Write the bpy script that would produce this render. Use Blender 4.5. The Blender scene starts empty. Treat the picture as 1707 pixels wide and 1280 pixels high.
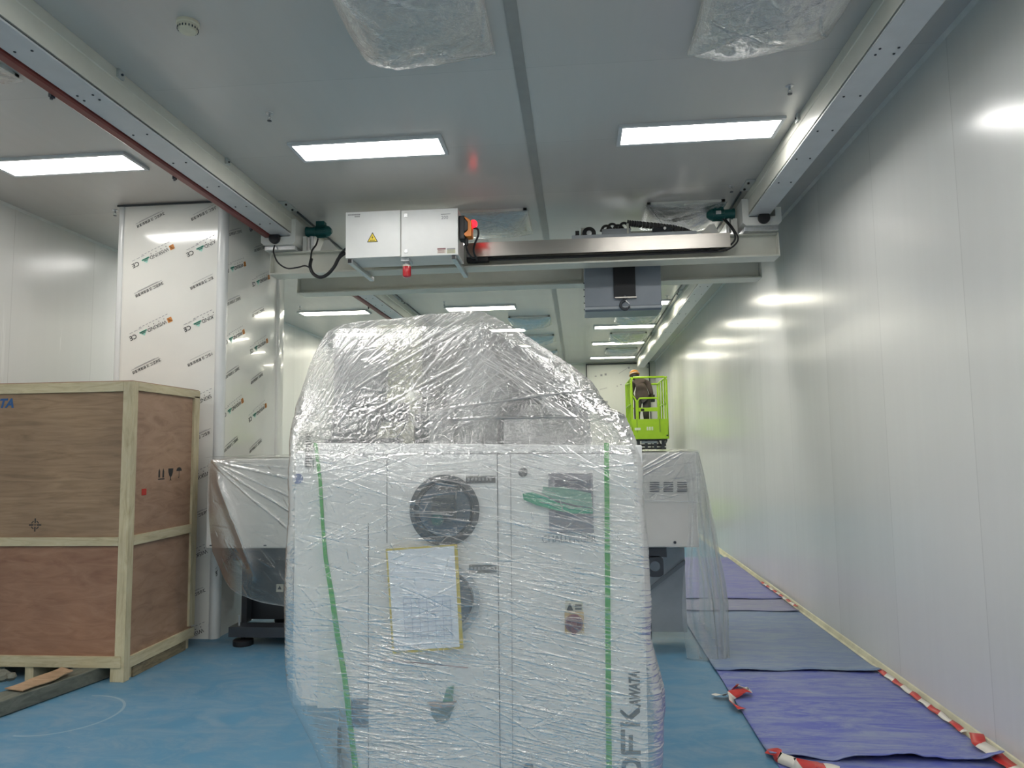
import bpy, bmesh, math, random
import numpy as np
from mathutils import Vector, Matrix

# ---------------------------------------------------------------- camera
SC = bpy.context.scene
COL = SC.collection
F_PX = 1200.0
PITCH, YAW, ROLL, CAM_H = .0895, .0903, -.0141, 1.7
cy_, sy_, cp_, sp_ = math.cos(YAW), math.sin(YAW), math.cos(PITCH), math.sin(PITCH)
FW = Vector((-sy_ * cp_, cy_ * cp_, sp_))
R0 = Vector((cy_, sy_, 0))
U0 = R0.cross(FW)
RT = math.cos(ROLL) * R0 + math.sin(ROLL) * U0
UP = -math.sin(ROLL) * R0 + math.cos(ROLL) * U0
CP = Vector((0, 0, CAM_H))
cam_data = bpy.data.cameras.new('camera')
cam = bpy.data.objects.new('camera', cam_data)
COL.objects.link(cam)
cam_data.sensor_fit = 'HORIZONTAL'
cam_data.sensor_width = 36.0
cam_data.lens = 36.0 * F_PX / 1707.0
cam_data.clip_start = .05
cam_data.clip_end = 100
m3 = Matrix((RT, UP, -FW)).transposed()
cam.matrix_world = Matrix.Translation(CP) @ m3.to_4x4()
SC.camera = cam


def W(x, y, Y):
    """photo point -> world point on the vertical plane at depth Y"""
    d = FW + RT * ((x - 853.5) / F_PX) - UP * ((y - 640.0) / F_PX)
    return CP + d * (Y / d.y)


# ---------------------------------------------------------------- light and exposure
wd = bpy.data.worlds.new('world')
SC.world = wd
wd.use_nodes = True
wd.node_tree.nodes['Background'].inputs[0].default_value = (.75, .85, 1, 1)
wd.node_tree.nodes['Background'].inputs[1].default_value = .02
SC.view_settings.view_transform = 'Standard'
SC.view_settings.look = 'None'
SC.view_settings.gamma = 1
SC.view_settings.exposure = 0.66
SC.view_settings.use_curve_mapping = False
LIGHT_NEAR = (1.0, .975, .935)
LIGHT_FAR = (1.0, .95, .79)
LIGHT_POWER = 13.5
SC.cycles.transparent_max_bounces = 16
SC.cycles.max_bounces = 10
SC.cycles.diffuse_bounces = 6

H = 4.13           # ceiling
XL, XR = -5.46, 2.24
YB, YF = 20.75, -4.0
rnd = random.Random(7)

# ---------------------------------------------------------------- materials
MATS = {}


def nodes_of(name):
    m = bpy.data.materials.new(name)
    m.use_nodes = True
    nt = m.node_tree
    b = nt.nodes['Principled BSDF']
    return m, nt, b


def N(nt, typ, **k):
    n = nt.nodes.new(typ)
    for a, v in k.items():
        if a.startswith('i_'):
            n.inputs[a[2:]].default_value = v
        elif a.startswith('n_'):
            n.inputs[int(a[2:])].default_value = v
        else:
            setattr(n, a, v)
    return n


def LK(nt, a, b):
    nt.links.new(a, b)


def coords(nt, scale=(1, 1, 1), which='Object', rot=(0, 0, 0)):
    tc = N(nt, 'ShaderNodeTexCoord')
    mp = N(nt, 'ShaderNodeMapping')
    mp.inputs['Scale'].default_value = scale
    mp.inputs['Rotation'].default_value = rot
    LK(nt, tc.outputs[which], mp.inputs['Vector'])
    return mp.outputs['Vector']


def ramp(nt, src, stops):
    r = N(nt, 'ShaderNodeValToRGB')
    e = r.color_ramp.elements
    while len(e) < len(stops):
        e.new(.5)
    for k, (p, c) in enumerate(stops):
        e[k].position = p
        e[k].color = (*c, 1) if len(c) == 3 else c
    LK(nt, src, r.inputs['Fac'])
    return r.outputs['Color']


def noise(nt, vec, scale=5, detail=4, rough=.55, dist=0):
    n = N(nt, 'ShaderNodeTexNoise')
    n.inputs['Scale'].default_value = scale
    n.inputs['Detail'].default_value = detail
    n.inputs['Roughness'].default_value = rough
    n.inputs['Distortion'].default_value = dist
    LK(nt, vec, n.inputs['Vector'])
    return n.outputs['Fac']


def bump(nt, b, h, strength=.3, dist=.01):
    bn = N(nt, 'ShaderNodeBump')
    bn.inputs['Strength'].default_value = strength
    bn.inputs['Distance'].default_value = dist
    LK(nt, h, bn.inputs['Height'])
    LK(nt, bn.outputs['Normal'], b.inputs['Normal'])


def mat(name, col, rough=.5, metal=0, var=.06, scale=8, stretch=(1, 1, 1), bmp=0, spec=.5, coat=0, alpha=1):
    """painted / moulded surface with a slight noise variation of tone"""
    if name in MATS:
        return MATS[name]
    m, nt, b = nodes_of(name)
    v = coords(nt, stretch)
    f = noise(nt, v, scale)
    lo = tuple(max(0, c * (1 - var)) for c in col)
    hi = tuple(min(1, c * (1 + var)) for c in col)
    LK(nt, ramp(nt, f, [(.3, lo), (.7, hi)]), b.inputs['Base Color'])
    b.inputs['Roughness'].default_value = rough
    b.inputs['Metallic'].default_value = metal
    b.inputs['Specular IOR Level'].default_value = spec
    b.inputs['Coat Weight'].default_value = coat
    b.inputs['Alpha'].default_value = alpha
    if bmp:
        bump(nt, b, f, bmp, .004)
    MATS[name] = m
    return m


def emit(name, col, power):
    if name in MATS:
        return MATS[name]
    m, nt, b = nodes_of(name)
    b.inputs['Base Color'].default_value = (*[.6 * c for c in col], 1)
    b.inputs['Emission Color'].default_value = (*col, 1)
    b.inputs['Emission Strength'].default_value = power
    MATS[name] = m
    return m


def math_n(nt, op, a, b=None, c=None):
    n = N(nt, 'ShaderNodeMath', operation=op)
    for k, x in enumerate((a, b, c)):
        if x is None:
            continue
        if isinstance(x, (int, float)):
            n.inputs[k].default_value = x
        else:
            LK(nt, x, n.inputs[k])
    return n.outputs[0]


def panel_mat(name, col, rough, axis, pitch, off, streak, seam=.72, bstr=.12, spec=.5):
    """coated steel sandwich panel: seams every `pitch` along axis, faint rolling streaks"""
    m, nt, b = nodes_of(name)
    tc = N(nt, 'ShaderNodeTexCoord')
    sp = N(nt, 'ShaderNodeSeparateXYZ')
    LK(nt, tc.outputs['Object'], sp.inputs[0])
    a = sp.outputs[axis]
    u = math_n(nt, 'DIVIDE', math_n(nt, 'SUBTRACT', a, off), pitch)
    fr = math_n(nt, 'FRACT', u)
    d = math_n(nt, 'MULTIPLY', math_n(nt, 'MINIMUM', fr, math_n(nt, 'SUBTRACT', 1.0, fr)), pitch)
    line = math_n(nt, 'LESS_THAN', d, .0035)
    # one tone per panel
    wn = N(nt, 'ShaderNodeTexWhiteNoise', noise_dimensions='1D')
    LK(nt, math_n(nt, 'FLOOR', u), wn.inputs['W'])
    v = coords(nt, streak)
    f = noise(nt, v, 1.0, 5, .6)
    f2 = noise(nt, coords(nt, (1, 1, 1)), .7, 3)
    tone = math_n(nt, 'ADD', math_n(nt, 'MULTIPLY', wn.outputs['Value'], .05),
                  math_n(nt, 'ADD', math_n(nt, 'MULTIPLY', f, .06), math_n(nt, 'MULTIPLY', f2, .05)))
    tone = math_n(nt, 'ADD', tone, .92)
    tone = math_n(nt, 'MULTIPLY', tone, math_n(nt, 'SUBTRACT', 1.0, math_n(nt, 'MULTIPLY', line, 1 - seam)))
    vm = N(nt, 'ShaderNodeVectorMath', operation='SCALE')
    vm.inputs[0].default_value = col
    LK(nt, tone, vm.inputs['Scale'])
    LK(nt, vm.outputs[0], b.inputs['Base Color'])
    LK(nt, math_n(nt, 'ADD', rough, math_n(nt, 'MULTIPLY', f, .08)), b.inputs['Roughness'])
    b.inputs['Specular IOR Level'].default_value = spec
    hgt = math_n(nt, 'SUBTRACT', math_n(nt, 'MULTIPLY', f, .5), math_n(nt, 'MULTIPLY', line, .8))
    bump(nt, b, hgt, bstr, .01)
    MATS[name] = m
    return m


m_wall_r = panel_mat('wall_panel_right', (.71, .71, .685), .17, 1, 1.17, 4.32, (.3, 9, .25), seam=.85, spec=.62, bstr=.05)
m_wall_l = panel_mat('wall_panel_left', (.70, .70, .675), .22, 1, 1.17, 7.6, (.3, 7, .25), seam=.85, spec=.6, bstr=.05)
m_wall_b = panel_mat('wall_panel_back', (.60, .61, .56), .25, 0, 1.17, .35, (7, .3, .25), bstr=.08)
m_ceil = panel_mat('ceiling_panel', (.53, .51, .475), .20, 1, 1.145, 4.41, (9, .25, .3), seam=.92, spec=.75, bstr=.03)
m_white = mat('white_paint', (.68, .68, .64), .38, var=.03)
m_cream = mat('crane_cream_paint', (.60, .60, .53), .35, var=.05, scale=4)
m_grey = mat('grey_paint', (.33, .36, .39), .4, var=.05)
m_blue_grey = mat('blue_grey_paint', (.19, .22, .26), .32, var=.08, scale=3)
m_dark = mat('dark_grey_paint', (.035, .04, .05), .4)
m_black = mat('black_rubber', (.012, .012, .014), .5)
m_steel = mat('brushed_steel', (.40, .38, .35), .30, metal=1, var=.05, scale=30, stretch=(.2, 20, 20), bmp=.1)
m_zinc = mat('zinc_steel', (.55, .56, .57), .35, metal=.9, var=.1, scale=40)
m_green = mat('motor_green_paint', (.005, .09, .085), .4)
m_lime = mat('lime_green_paint', (.33, .55, .02), .4, var=.05)
m_red = mat('red_plastic', (.45, .006, .01), .2, coat=.5)
m_orange = mat('orange_plastic', (.75, .22, .02), .4)
m_rail_red = mat('dark_red_plastic', (.19, .035, .03), .45)
m_yellow = mat('yellow_sticker', (.80, .60, .03), .4)
m_ink = mat('black_ink', (.02, .02, .022), .6)
m_ink_grey = mat('grey_ink', (.30, .30, .31), .6)
m_ink_green = mat('green_ink', (.05, .42, .27), .6)
m_ink_orange = mat('orange_ink', (.60, .23, .05), .6)
m_ink_blue = mat('blue_ink', (.02, .09, .24), .6)
m_paper = mat('white_paper', (.82, .85, .92), .6, var=.02)
m_stripe_green = mat('green_trim_stripe', (.04, .36, .05), .35)


def wood(name, c1, c2, c3, stretch, scale, rough=.6):
    m, nt, b = nodes_of(name)
    v = coords(nt, stretch)
    f = noise(nt, v, scale, 8, .6, 1.2)
    big = noise(nt, coords(nt, (1, 1, 1)), 1.6, 3)
    c = ramp(nt, f, [(.25, c1), (.5, c2), (.75, c3)])
    mx = N(nt, 'ShaderNodeMix', data_type='RGBA', blend_type='MULTIPLY')
    mx.inputs['Factor'].default_value = 1
    LK(nt, c, mx.inputs['A'])
    LK(nt, ramp(nt, big, [(.3, (.72, .72, .75)), (.7, (1, 1, 1))]), mx.inputs['B'])
    LK(nt, mx.outputs['Result'], b.inputs['Base Color'])
    b.inputs['Roughness'].default_value = rough
    bump(nt, b, f, .15, .003)
    MATS[name] = m
    return m


m_ply_top = wood('plywood_tan', (.21, .135, .075), (.32, .21, .125), (.39, .265, .165), (1.0, 1.0, 9), 2.2)
m_ply_low = wood('plywood_reddish', (.24, .115, .065), (.34, .18, .11), (.42, .24, .15), (1.2, 1.2, 5), 2.4)
m_ply_side = wood('plywood_side', (.26, .15, .095), (.38, .235, .15), (.45, .29, .20), (1.2, 1.2, 4), 2.6)
m_pine = wood('pine_batten', (.44, .36, .21), (.60, .52, .33), (.68, .61, .42), (5, 5, 1.3), 3)
m_pine_h = wood('pine_batten_horizontal', (.44, .36, .21), (.60, .52, .33), (.68, .61, .42), (1.3, 1.3, 9), 3)
m_oldwood = wood('weathered_timber', (.07, .08, .06), (.14, .15, .12), (.22, .22, .18), (6, 1, 6), 3)
m_scrap = wood('plywood_scrap', (.30, .20, .11), (.42, .28, .17), (.5, .36, .22), (2, 8, 2), 3)


def floor_mat():
    m, nt, b = nodes_of('blue_epoxy_floor')
    v = coords(nt)
    big = noise(nt, v, .9, 4, .6)
    c = ramp(nt, big, [(.3, (.06, .20, .33)), (.7, (.095, .25, .38))])
    dust = noise(nt, coords(nt, (1.0, 2.2, 1), rot=(0, 0, .3)), 2.6, 9, .78, 1.2)
    dm = ramp(nt, dust, [(.42, (.0, .0, .0)), (.60, (.6, .6, .6))])
    mx = N(nt, 'ShaderNodeMix', data_type='RGBA')
    LK(nt, dm, mx.inputs['Factor'])
    LK(nt, c, mx.inputs['A'])
    mx.inputs['B'].default_value = (.22, .31, .38, 1)
    # a curved scuff left by a turned wheel, and dusty specks
    sp = N(nt, 'ShaderNodeSeparateXYZ')
    tc = N(nt, 'ShaderNodeTexCoord')
    LK(nt, tc.outputs['Object'], sp.inputs[0])
    dx = math_n(nt, 'SUBTRACT', sp.outputs[0], -3.42)
    dy = math_n(nt, 'SUBTRACT', sp.outputs[1], 4.62)
    r = math_n(nt, 'SQRT', math_n(nt, 'ADD', math_n(nt, 'MULTIPLY', dx, dx), math_n(nt, 'MULTIPLY', dy, dy)))
    ring = math_n(nt, 'LESS_THAN', math_n(nt, 'ABSOLUTE', math_n(nt, 'SUBTRACT', r, .36)), .009)
    ring = math_n(nt, 'MULTIPLY', ring, math_n(nt, 'GREATER_THAN', dx, -.05))
    ring = math_n(nt, 'MULTIPLY', ring, .35)
    vo = N(nt, 'ShaderNodeTexVoronoi')
    vo.inputs['Scale'].default_value = 7
    LK(nt, v, vo.inputs['Vector'])
    speck = math_n(nt, 'MULTIPLY', math_n(nt, 'LESS_THAN', vo.outputs['Distance'], .035), .35)
    mx2 = N(nt, 'ShaderNodeMix', data_type='RGBA')
    LK(nt, math_n(nt, 'MAXIMUM', ring, speck), mx2.inputs['Factor'])
    LK(nt, mx.outputs['Result'], mx2.inputs['A'])
    mx2.inputs['B'].default_value = (.45, .5, .5, 1)
    LK(nt, mx2.outputs['Result'], b.inputs['Base Color'])
    LK(nt, math_n(nt, 'ADD', .30, math_n(nt, 'MULTIPLY', dust, .35)), b.inputs['Roughness'])
    bump(nt, b, dust, .06, .004)
    return m


def mat_sheet(name, c1, c2, cd):
    m, nt, b = nodes_of(name)
    v = coords(nt, (1, 1, 1), rot=(0, 0, .5))
    f = noise(nt, v, 2.1, 6, .65, .6)
    c = ramp(nt, f, [(.35, c1), (.65, c2)])
    s = noise(nt, coords(nt, (1, 5, 1), rot=(0, 0, .7)), 2.6, 9, .8, .8)
    dm = ramp(nt, s, [(.43, (.0, .0, .0)), (.60, (.8, .8, .8))])
    mx = N(nt, 'ShaderNodeMix', data_type='RGBA')
    LK(nt, dm, mx.inputs['Factor'])
    LK(nt, c, mx.inputs['A'])
    mx.inputs['B'].default_value = (*cd, 1)
    LK(nt, mx.outputs['Result'], b.inputs['Base Color'])
    b.inputs['Roughness'].default_value = .48
    bump(nt, b, s, .1, .003)
    return m


def film_mat(name, base=.10, crease=.55, col=(.86, .88, .88), rough=.10, gloss=1.0, bscale=90, bstr=.5, patch=.18,
             tint=(.97, .98, .97), gbase=.02, hood=None):
    """clear polythene: see-through, cloudier where it is creased or doubled, glossy all over"""
    m = bpy.data.materials.new(name)
    m.use_nodes = True
    nt = m.node_tree
    nt.nodes.clear()
    out = N(nt, 'ShaderNodeOutputMaterial')
    v = coords(nt)
    n1 = noise(nt, v, bscale, 3, .6, 1.5)
    n2 = noise(nt, coords(nt, (1, 1, 1)), 9, 5, .65, 1.0)
    n3 = noise(nt, coords(nt, (1, 1, 3)), 26, 4, .6, 2.0)
    at = N(nt, 'ShaderNodeAttribute', attribute_name='crease')
    hsum = math_n(nt, 'ADD', math_n(nt, 'MULTIPLY', n1, .35), math_n(nt, 'ADD', math_n(nt, 'MULTIPLY', n3, 1.0), math_n(nt, 'MULTIPLY', n2, 1.6)))
    bn = N(nt, 'ShaderNodeBump')
    bn.inputs['Strength'].default_value = bstr
    bn.inputs['Distance'].default_value = .02
    LK(nt, hsum, bn.inputs['Height'])
    tr = N(nt, 'ShaderNodeBsdfTransparent')
    tr.inputs[0].default_value = (*tint, 1)
    di = N(nt, 'ShaderNodeBsdfDiffuse')
    di.inputs[0].default_value = (*col, 1)
    LK(nt, bn.outputs[0], di.inputs['Normal'])
    tl = N(nt, 'ShaderNodeBsdfTranslucent')
    tl.inputs[0].default_value = (*col, 1)
    ms = N(nt, 'ShaderNodeMixShader')
    ms.inputs[0].default_value = .4
    LK(nt, di.outputs[0], ms.inputs[1])
    LK(nt, tl.outputs[0], ms.inputs[2])
    pt = ramp(nt, n2, [(.45, (0, 0, 0)), (.7, (1, 1, 1))])
    lw = N(nt, 'ShaderNodeLayerWeight')
    lw.inputs[0].default_value = .25
    fac = math_n(nt, 'ADD', base, math_n(nt, 'MULTIPLY', at.outputs['Fac'], crease))
    fac = math_n(nt, 'ADD', fac, math_n(nt, 'MULTIPLY', pt, patch))
    fac = math_n(nt, 'ADD', fac, math_n(nt, 'MULTIPLY', lw.outputs['Facing'], .14))
    hz = None
    if hood:
        # the loose hood above the machine top is cloudier and less tightly stretched than the wrap
        sx = N(nt, 'ShaderNodeSeparateXYZ')
        LK(nt, v, sx.inputs[0])
        mr = N(nt, 'ShaderNodeMapRange')
        mr.inputs['From Min'].default_value = hood[0]
        mr.inputs['From Max'].default_value = hood[0] + .06
        LK(nt, sx.outputs[2], mr.inputs['Value'])
        hz = mr.outputs[0]
        fac = math_n(nt, 'ADD', fac, math_n(nt, 'MULTIPLY', hz, hood[1]))
    fac = math_n(nt, 'MINIMUM', fac, .92)
    m1 = N(nt, 'ShaderNodeMixShader')
    LK(nt, fac, m1.inputs[0])
    LK(nt, tr.outputs[0], m1.inputs[1])
    LK(nt, ms.outputs[0], m1.inputs[2])
    gl = N(nt, 'ShaderNodeBsdfGlossy')
    gl.inputs['Roughness'].default_value = rough
    LK(nt, bn.outputs[0], gl.inputs['Normal'])
    fr = N(nt, 'ShaderNodeFresnel')
    fr.inputs[0].default_value = 1.55
    LK(nt, bn.outputs[0], fr.inputs['Normal'])
    ff = math_n(nt, 'MINIMUM', math_n(nt, 'ADD', math_n(nt, 'MULTIPLY', fr.outputs[0], 1.5 * gloss), gbase), .8)
    if hz is not None:
        ff = math_n(nt, 'MULTIPLY', ff, math_n(nt, 'SUBTRACT', 1.0, math_n(nt, 'MULTIPLY', hz, 1 - hood[2])))
        LK(nt, math_n(nt, 'ADD', rough, math_n(nt, 'MULTIPLY', hz, hood[3])), gl.inputs['Roughness'])
    m2 = N(nt, 'ShaderNodeMixShader')
    LK(nt, ff, m2.inputs[0])
    LK(nt, m1.outputs[0], m2.inputs[1])
    LK(nt, gl.outputs[0], m2.inputs[2])
    LK(nt, m2.outputs[0], out.inputs[0])
    MATS[name] = m
    return m


m_film = film_mat('stretch_film', base=.12, crease=.42, bscale=60, bstr=.16, patch=.05, gloss=1.35, rough=.05, gbase=.04, col=(.86, .84, .83), hood=(1.71, .045, .40, .03))
m_sheet = film_mat('polythene_sheet', base=.09, crease=.38, bscale=25, bstr=.3, patch=.06, rough=.10, gloss=1.3)
m_vent_film = film_mat('vent_polythene', base=.33, crease=.45, bscale=30, bstr=.45, patch=.12, rough=.20, gloss=.45)

# ---------------------------------------------------------------- mesh helpers
ORG = {}


class MB:
    def __init__(s):
        s.v, s.f, s.mi = [], [], []

    def add(s, vs, fs, mi=0):
        o = len(s.v)
        s.v += [tuple(p) for p in vs]
        s.f += [tuple(o + i for i in f) for f in fs]
        s.mi += [mi] * len(fs)
        return s

    def box(s, x0, x1, y0, y1, z0, z1, c=0, mi=0):
        """box with chamfered long edges (c = chamfer)"""
        if c <= 0:
            vs = [(x, y, z) for z in (z0, z1) for y in (y0, y1) for x in (x0, x1)]
            fs = [(0, 2, 3, 1), (4, 5, 7, 6), (0, 1, 5, 4), (2, 6, 7, 3), (0, 4, 6, 2), (1, 3, 7, 5)]
            return s.add(vs, fs, mi)
        bm = bmesh.new()
        bmesh.ops.create_cube(bm, size=1)
        for v in bm.verts:
            v.co = Vector(((x0 + x1) / 2 + v.co.x * (x1 - x0), (y0 + y1) / 2 + v.co.y * (y1 - y0), (z0 + z1) / 2 + v.co.z * (z1 - z0)))
        bmesh.ops.bevel(bm, geom=bm.edges[:], offset=c, segments=2, affect='EDGES', profile=.6)
        bm.verts.index_update()
        s.add([v.co.copy() for v in bm.verts], [[v.index for v in f.verts] for f in bm.faces], mi)
        bm.free()
        return s

    def frame(s, o, ux, uy, uz, c=0):
        """transform everything so far by an affine frame"""
        o, ux, uy, uz = Vector(o), Vector(ux), Vector(uy), Vector(uz)
        s.v = [tuple(o + ux * p[0] + uy * p[1] + uz * p[2]) for p in s.v]
        return s

    def prism(s, poly, axis, a0, a1, mi=0):
        """polygon (2D) swept along an axis"""
        def mk(p, a):
            if axis == 'Y':
                return (p[0], a, p[1])
            if axis == 'X':
                return (a, p[0], p[1])
            return (p[0], p[1], a)
        n = len(poly)
        vs = [mk(p, a0) for p in poly] + [mk(p, a1) for p in poly]
        fs = [tuple(range(n - 1, -1, -1)), tuple(range(n, 2 * n))] + [(k, (k + 1) % n, n + (k + 1) % n, n + k) for k in range(n)]
        return s.add(vs, fs, mi)

    def lathe(s, prof, base, axis=(0, 0, 1), n=24, mi=0):
        """profile [(r, h)] spun about axis through base"""
        a = Vector(axis).normalized()
        u = a.orthogonal().normalized()
        w = a.cross(u)
        base = Vector(base)
        vs, fs = [], []
        for r, h in prof:
            for k in range(n):
                t = 2 * math.pi * k / n
                vs.append(base + a * h + (u * math.cos(t) + w * math.sin(t)) * r)
        for j in range(len(prof) - 1):
            for k in range(n):
                k2 = (k + 1) % n
                fs.append((j * n + k, j * n + k2, (j + 1) * n + k2, (j + 1) * n + k))
        fs.append(tuple(range(n - 1, -1, -1)))
        fs.append(tuple(range((len(prof) - 1) * n, len(prof) * n)))
        return s.add(vs, fs, mi)

    def cyl(s, p0, p1, r, n=16, c=0, mi=0):
        p0, p1 = Vector(p0), Vector(p1)
        L = (p1 - p0).length
        c = min(c, r * .5, L * .3)
        prof = [(r - c, 0), (r, c), (r, L - c), (r - c, L)] if c > 0 else [(r, 0), (r, L)]
        return s.lathe(prof, p0, p1 - p0, n, mi)

    def tube(s, pts, r, n=8, smooth=True, mi=0):
        pts = [Vector(p) for p in pts]
        if smooth and len(pts) > 2:
            q = []
            P = [pts[0]] + pts + [pts[-1]]
            for i in range(1, len(P) - 2):
                for k in range(6):
                    t = k / 6
                    a, b, c, d = P[i - 1], P[i], P[i + 1], P[i + 2]
                    q.append(.5 * ((2 * b) + (c - a) * t + (2 * a - 5 * b + 4 * c - d) * t * t + (3 * b - a - 3 * c + d) * t ** 3))
            q.append(pts[-1])
            pts = q
        vs, fs = [], []
        prev = None
        for i, p in enumerate(pts):
            d = (pts[min(i + 1, len(pts) - 1)] - pts[max(i - 1, 0)]).normalized()
            u = d.orthogonal().normalized() if prev is None else (prev - d * prev.dot(d)).normalized()
            prev = u
            w = d.cross(u)
            rr = r[i] if isinstance(r, (list, tuple)) and i < len(r) else (r if not isinstance(r, (list, tuple)) else r[-1])
            for k in range(n):
                t = 2 * math.pi * k / n
                vs.append(p + (u * math.cos(t) + w * math.sin(t)) * rr)
        for i in range(len(pts) - 1):
            for k in range(n):
                k2 = (k + 1) % n
                fs.append((i * n + k, i * n + k2, (i + 1) * n + k2, (i + 1) * n + k))
        fs.append(tuple(range(n - 1, -1, -1)))
        fs.append(tuple(range((len(pts) - 1) * n, len(pts) * n)))
        return s.add(vs, fs, mi)

    def bar(s, p0, p1, w, h, up=(0, 0, 1), mi=0):
        """rectangular bar between two points"""
        p0, p1 = Vector(p0), Vector(p1)
        d = (p1 - p0).normalized()
        u = d.cross(Vector(up)).normalized() * (w / 2)
        q = u.cross(d).normalized() * (h / 2)
        vs = [p + a * u + b * q for p in (p0, p1) for a, b in ((-1, -1), (1, -1), (1, 1), (-1, 1))]
        fs = [(3, 2, 1, 0), (4, 5, 6, 7)] + [(k, (k + 1) % 4, 4 + (k + 1) % 4, 4 + k) for k in range(4)]
        return s.add(vs, fs, mi)

    def text(s, body, size, o, ux, uz, depth=.001, mi=0, font_shear=0, align='LEFT', squeeze=1.0, bold=0.0):
        cu = bpy.data.curves.new('t', 'FONT')
        cu.body = body
        cu.size = size
        cu.shear = font_shear
        cu.align_x = align
        cu.offset = bold
        cu.resolution_u = 3
        cu.extrude = depth / 2
        ob = bpy.data.objects.new('t', cu)
        me = bpy.data.meshes.new_from_object(ob)
        ux, uz, o = Vector(ux), Vector(uz), Vector(o)
        un = ux.cross(uz).normalized()
        vs = [o + ux * (v.co.x * squeeze) + uz * v.co.y + un * v.co.z for v in me.vertices]
        s.add(vs, [tuple(p.vertices) for p in me.polygons], mi)
        bpy.data.objects.remove(ob)
        bpy.data.curves.remove(cu)
        bpy.data.meshes.remove(me)
        return s

    def build(s, name, mats, parent=None, smooth=False, bevel=0):
        me = bpy.data.meshes.new(name)
        org = ORG.get(parent.name, Vector((0, 0, 0))) if parent else Vector((0, 0, 0))
        me.from_pydata([tuple(Vector(p) - org) for p in s.v], [], s.f)
        ml = mats if isinstance(mats, (list, tuple)) else [mats]
        for m in ml:
            me.materials.append(m)
        if len(ml) > 1:
            me.polygons.foreach_set('material_index', s.mi)
        bm = bmesh.new()
        bm.from_mesh(me)
        bmesh.ops.recalc_face_normals(bm, faces=bm.faces)
        bm.to_mesh(me)
        bm.free()
        ob = bpy.data.objects.new(name, me)
        COL.objects.link(ob)
        if parent:
            ob.parent = parent
            ORG[ob.name] = org
        if smooth:
            me.polygons.foreach_set('use_smooth', [True] * len(me.polygons))
            me.set_sharp_from_angle(angle=math.radians(38))
        if bevel:
            md = ob.modifiers.new('bevel', 'BEVEL')
            md.width = bevel
            md.segments = 2
            md.limit_method = 'ANGLE'
        me.update()
        return ob


def tag(o, label, cat, group=None, kind=None):
    if label:
        o['label'] = label
    if cat:
        o['category'] = cat
    if group:
        o['group'] = group
    if kind:
        o['kind'] = kind
    return o


def thing(name, loc, label, cat, group=None):
    o = bpy.data.objects.new(name, None)
    COL.objects.link(o)
    o.location = loc
    o.empty_display_size = .1
    ORG[o.name] = Vector(loc)
    return tag(o, label, cat, group)


def copy_tree(o, loc, label, parent=None):
    c = o.copy()
    COL.objects.link(c)
    if parent is None:
        c.location = loc
        ORG[c.name] = Vector(loc)
        if label:
            c['label'] = label
    else:
        c.parent = parent
    for ch in list(o.children):
        copy_tree(ch, None, None, c)
    return c


def struct(ob):
    ob['kind'] = 'structure'
    return ob


def grid_mesh(name, P, mat_, parent=None, closed_u=False, attr=None, smooth=True):
    """P: array (nv, nu, 3) -> surface"""
    nv, nu = P.shape[:2]
    org = ORG.get(parent.name, Vector((0, 0, 0))) if parent else Vector((0, 0, 0))
    V = (P.reshape(-1, 3) - np.array(org)).astype(np.float32)
    mu = nu if closed_u else nu - 1
    j, i = np.meshgrid(np.arange(nv - 1), np.arange(mu), indexing='ij')
    i2 = (i + 1) % nu
    Fq = np.stack([j * nu + i, j * nu + i2, (j + 1) * nu + i2, (j + 1) * nu + i], -1).reshape(-1, 4)
    me = bpy.data.meshes.new(name)
    me.vertices.add(len(V))
    me.vertices.foreach_set('co', V.ravel())
    me.loops.add(Fq.size)
    me.loops.foreach_set('vertex_index', Fq.ravel().astype(np.int32))
    me.polygons.add(len(Fq))
    me.polygons.foreach_set('loop_start', (np.arange(len(Fq)) * 4).astype(np.int32))
    me.polygons.foreach_set('loop_total', np.full(len(Fq), 4, np.int32))
    me.update(calc_edges=True)
    me.polygons.foreach_set('use_smooth', np.full(len(Fq), smooth))
    if attr is not None:
        a = me.attributes.new('crease', 'FLOAT', 'POINT')
        a.data.foreach_set('value', attr.ravel().astype(np.float32))
    me.materials.append(mat_)
    me.validate()
    ob = bpy.data.objects.new(name, me)
    COL.objects.link(ob)
    if parent:
        ob.parent = parent
        ORG[ob.name] = org
    return ob


RS = np.random.RandomState(3)


def vnoise(x, y, seed=0):
    rs = np.random.RandomState(seed)
    G = rs.rand(256, 256)
    xi, yi = np.floor(x).astype(int), np.floor(y).astype(int)
    fx, fy = x - xi, y - yi
    fx, fy = fx * fx * (3 - 2 * fx), fy * fy * (3 - 2 * fy)
    a, b = G[xi & 255, yi & 255], G[(xi + 1) & 255, yi & 255]
    c, d = G[xi & 255, (yi + 1) & 255], G[(xi + 1) & 255, (yi + 1) & 255]
    return (a * (1 - fx) + b * fx) * (1 - fy) + (c * (1 - fx) + d * fx) * fy - .5


def fbm(x, y, seed=0, oct=4):
    r, a = 0, 1
    for k in range(oct):
        r = r + a * vnoise(x * 2 ** k + 7.3 * k, y * 2 ** k + 3.1 * k, seed + k)
        a *= .5
    return r


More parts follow.
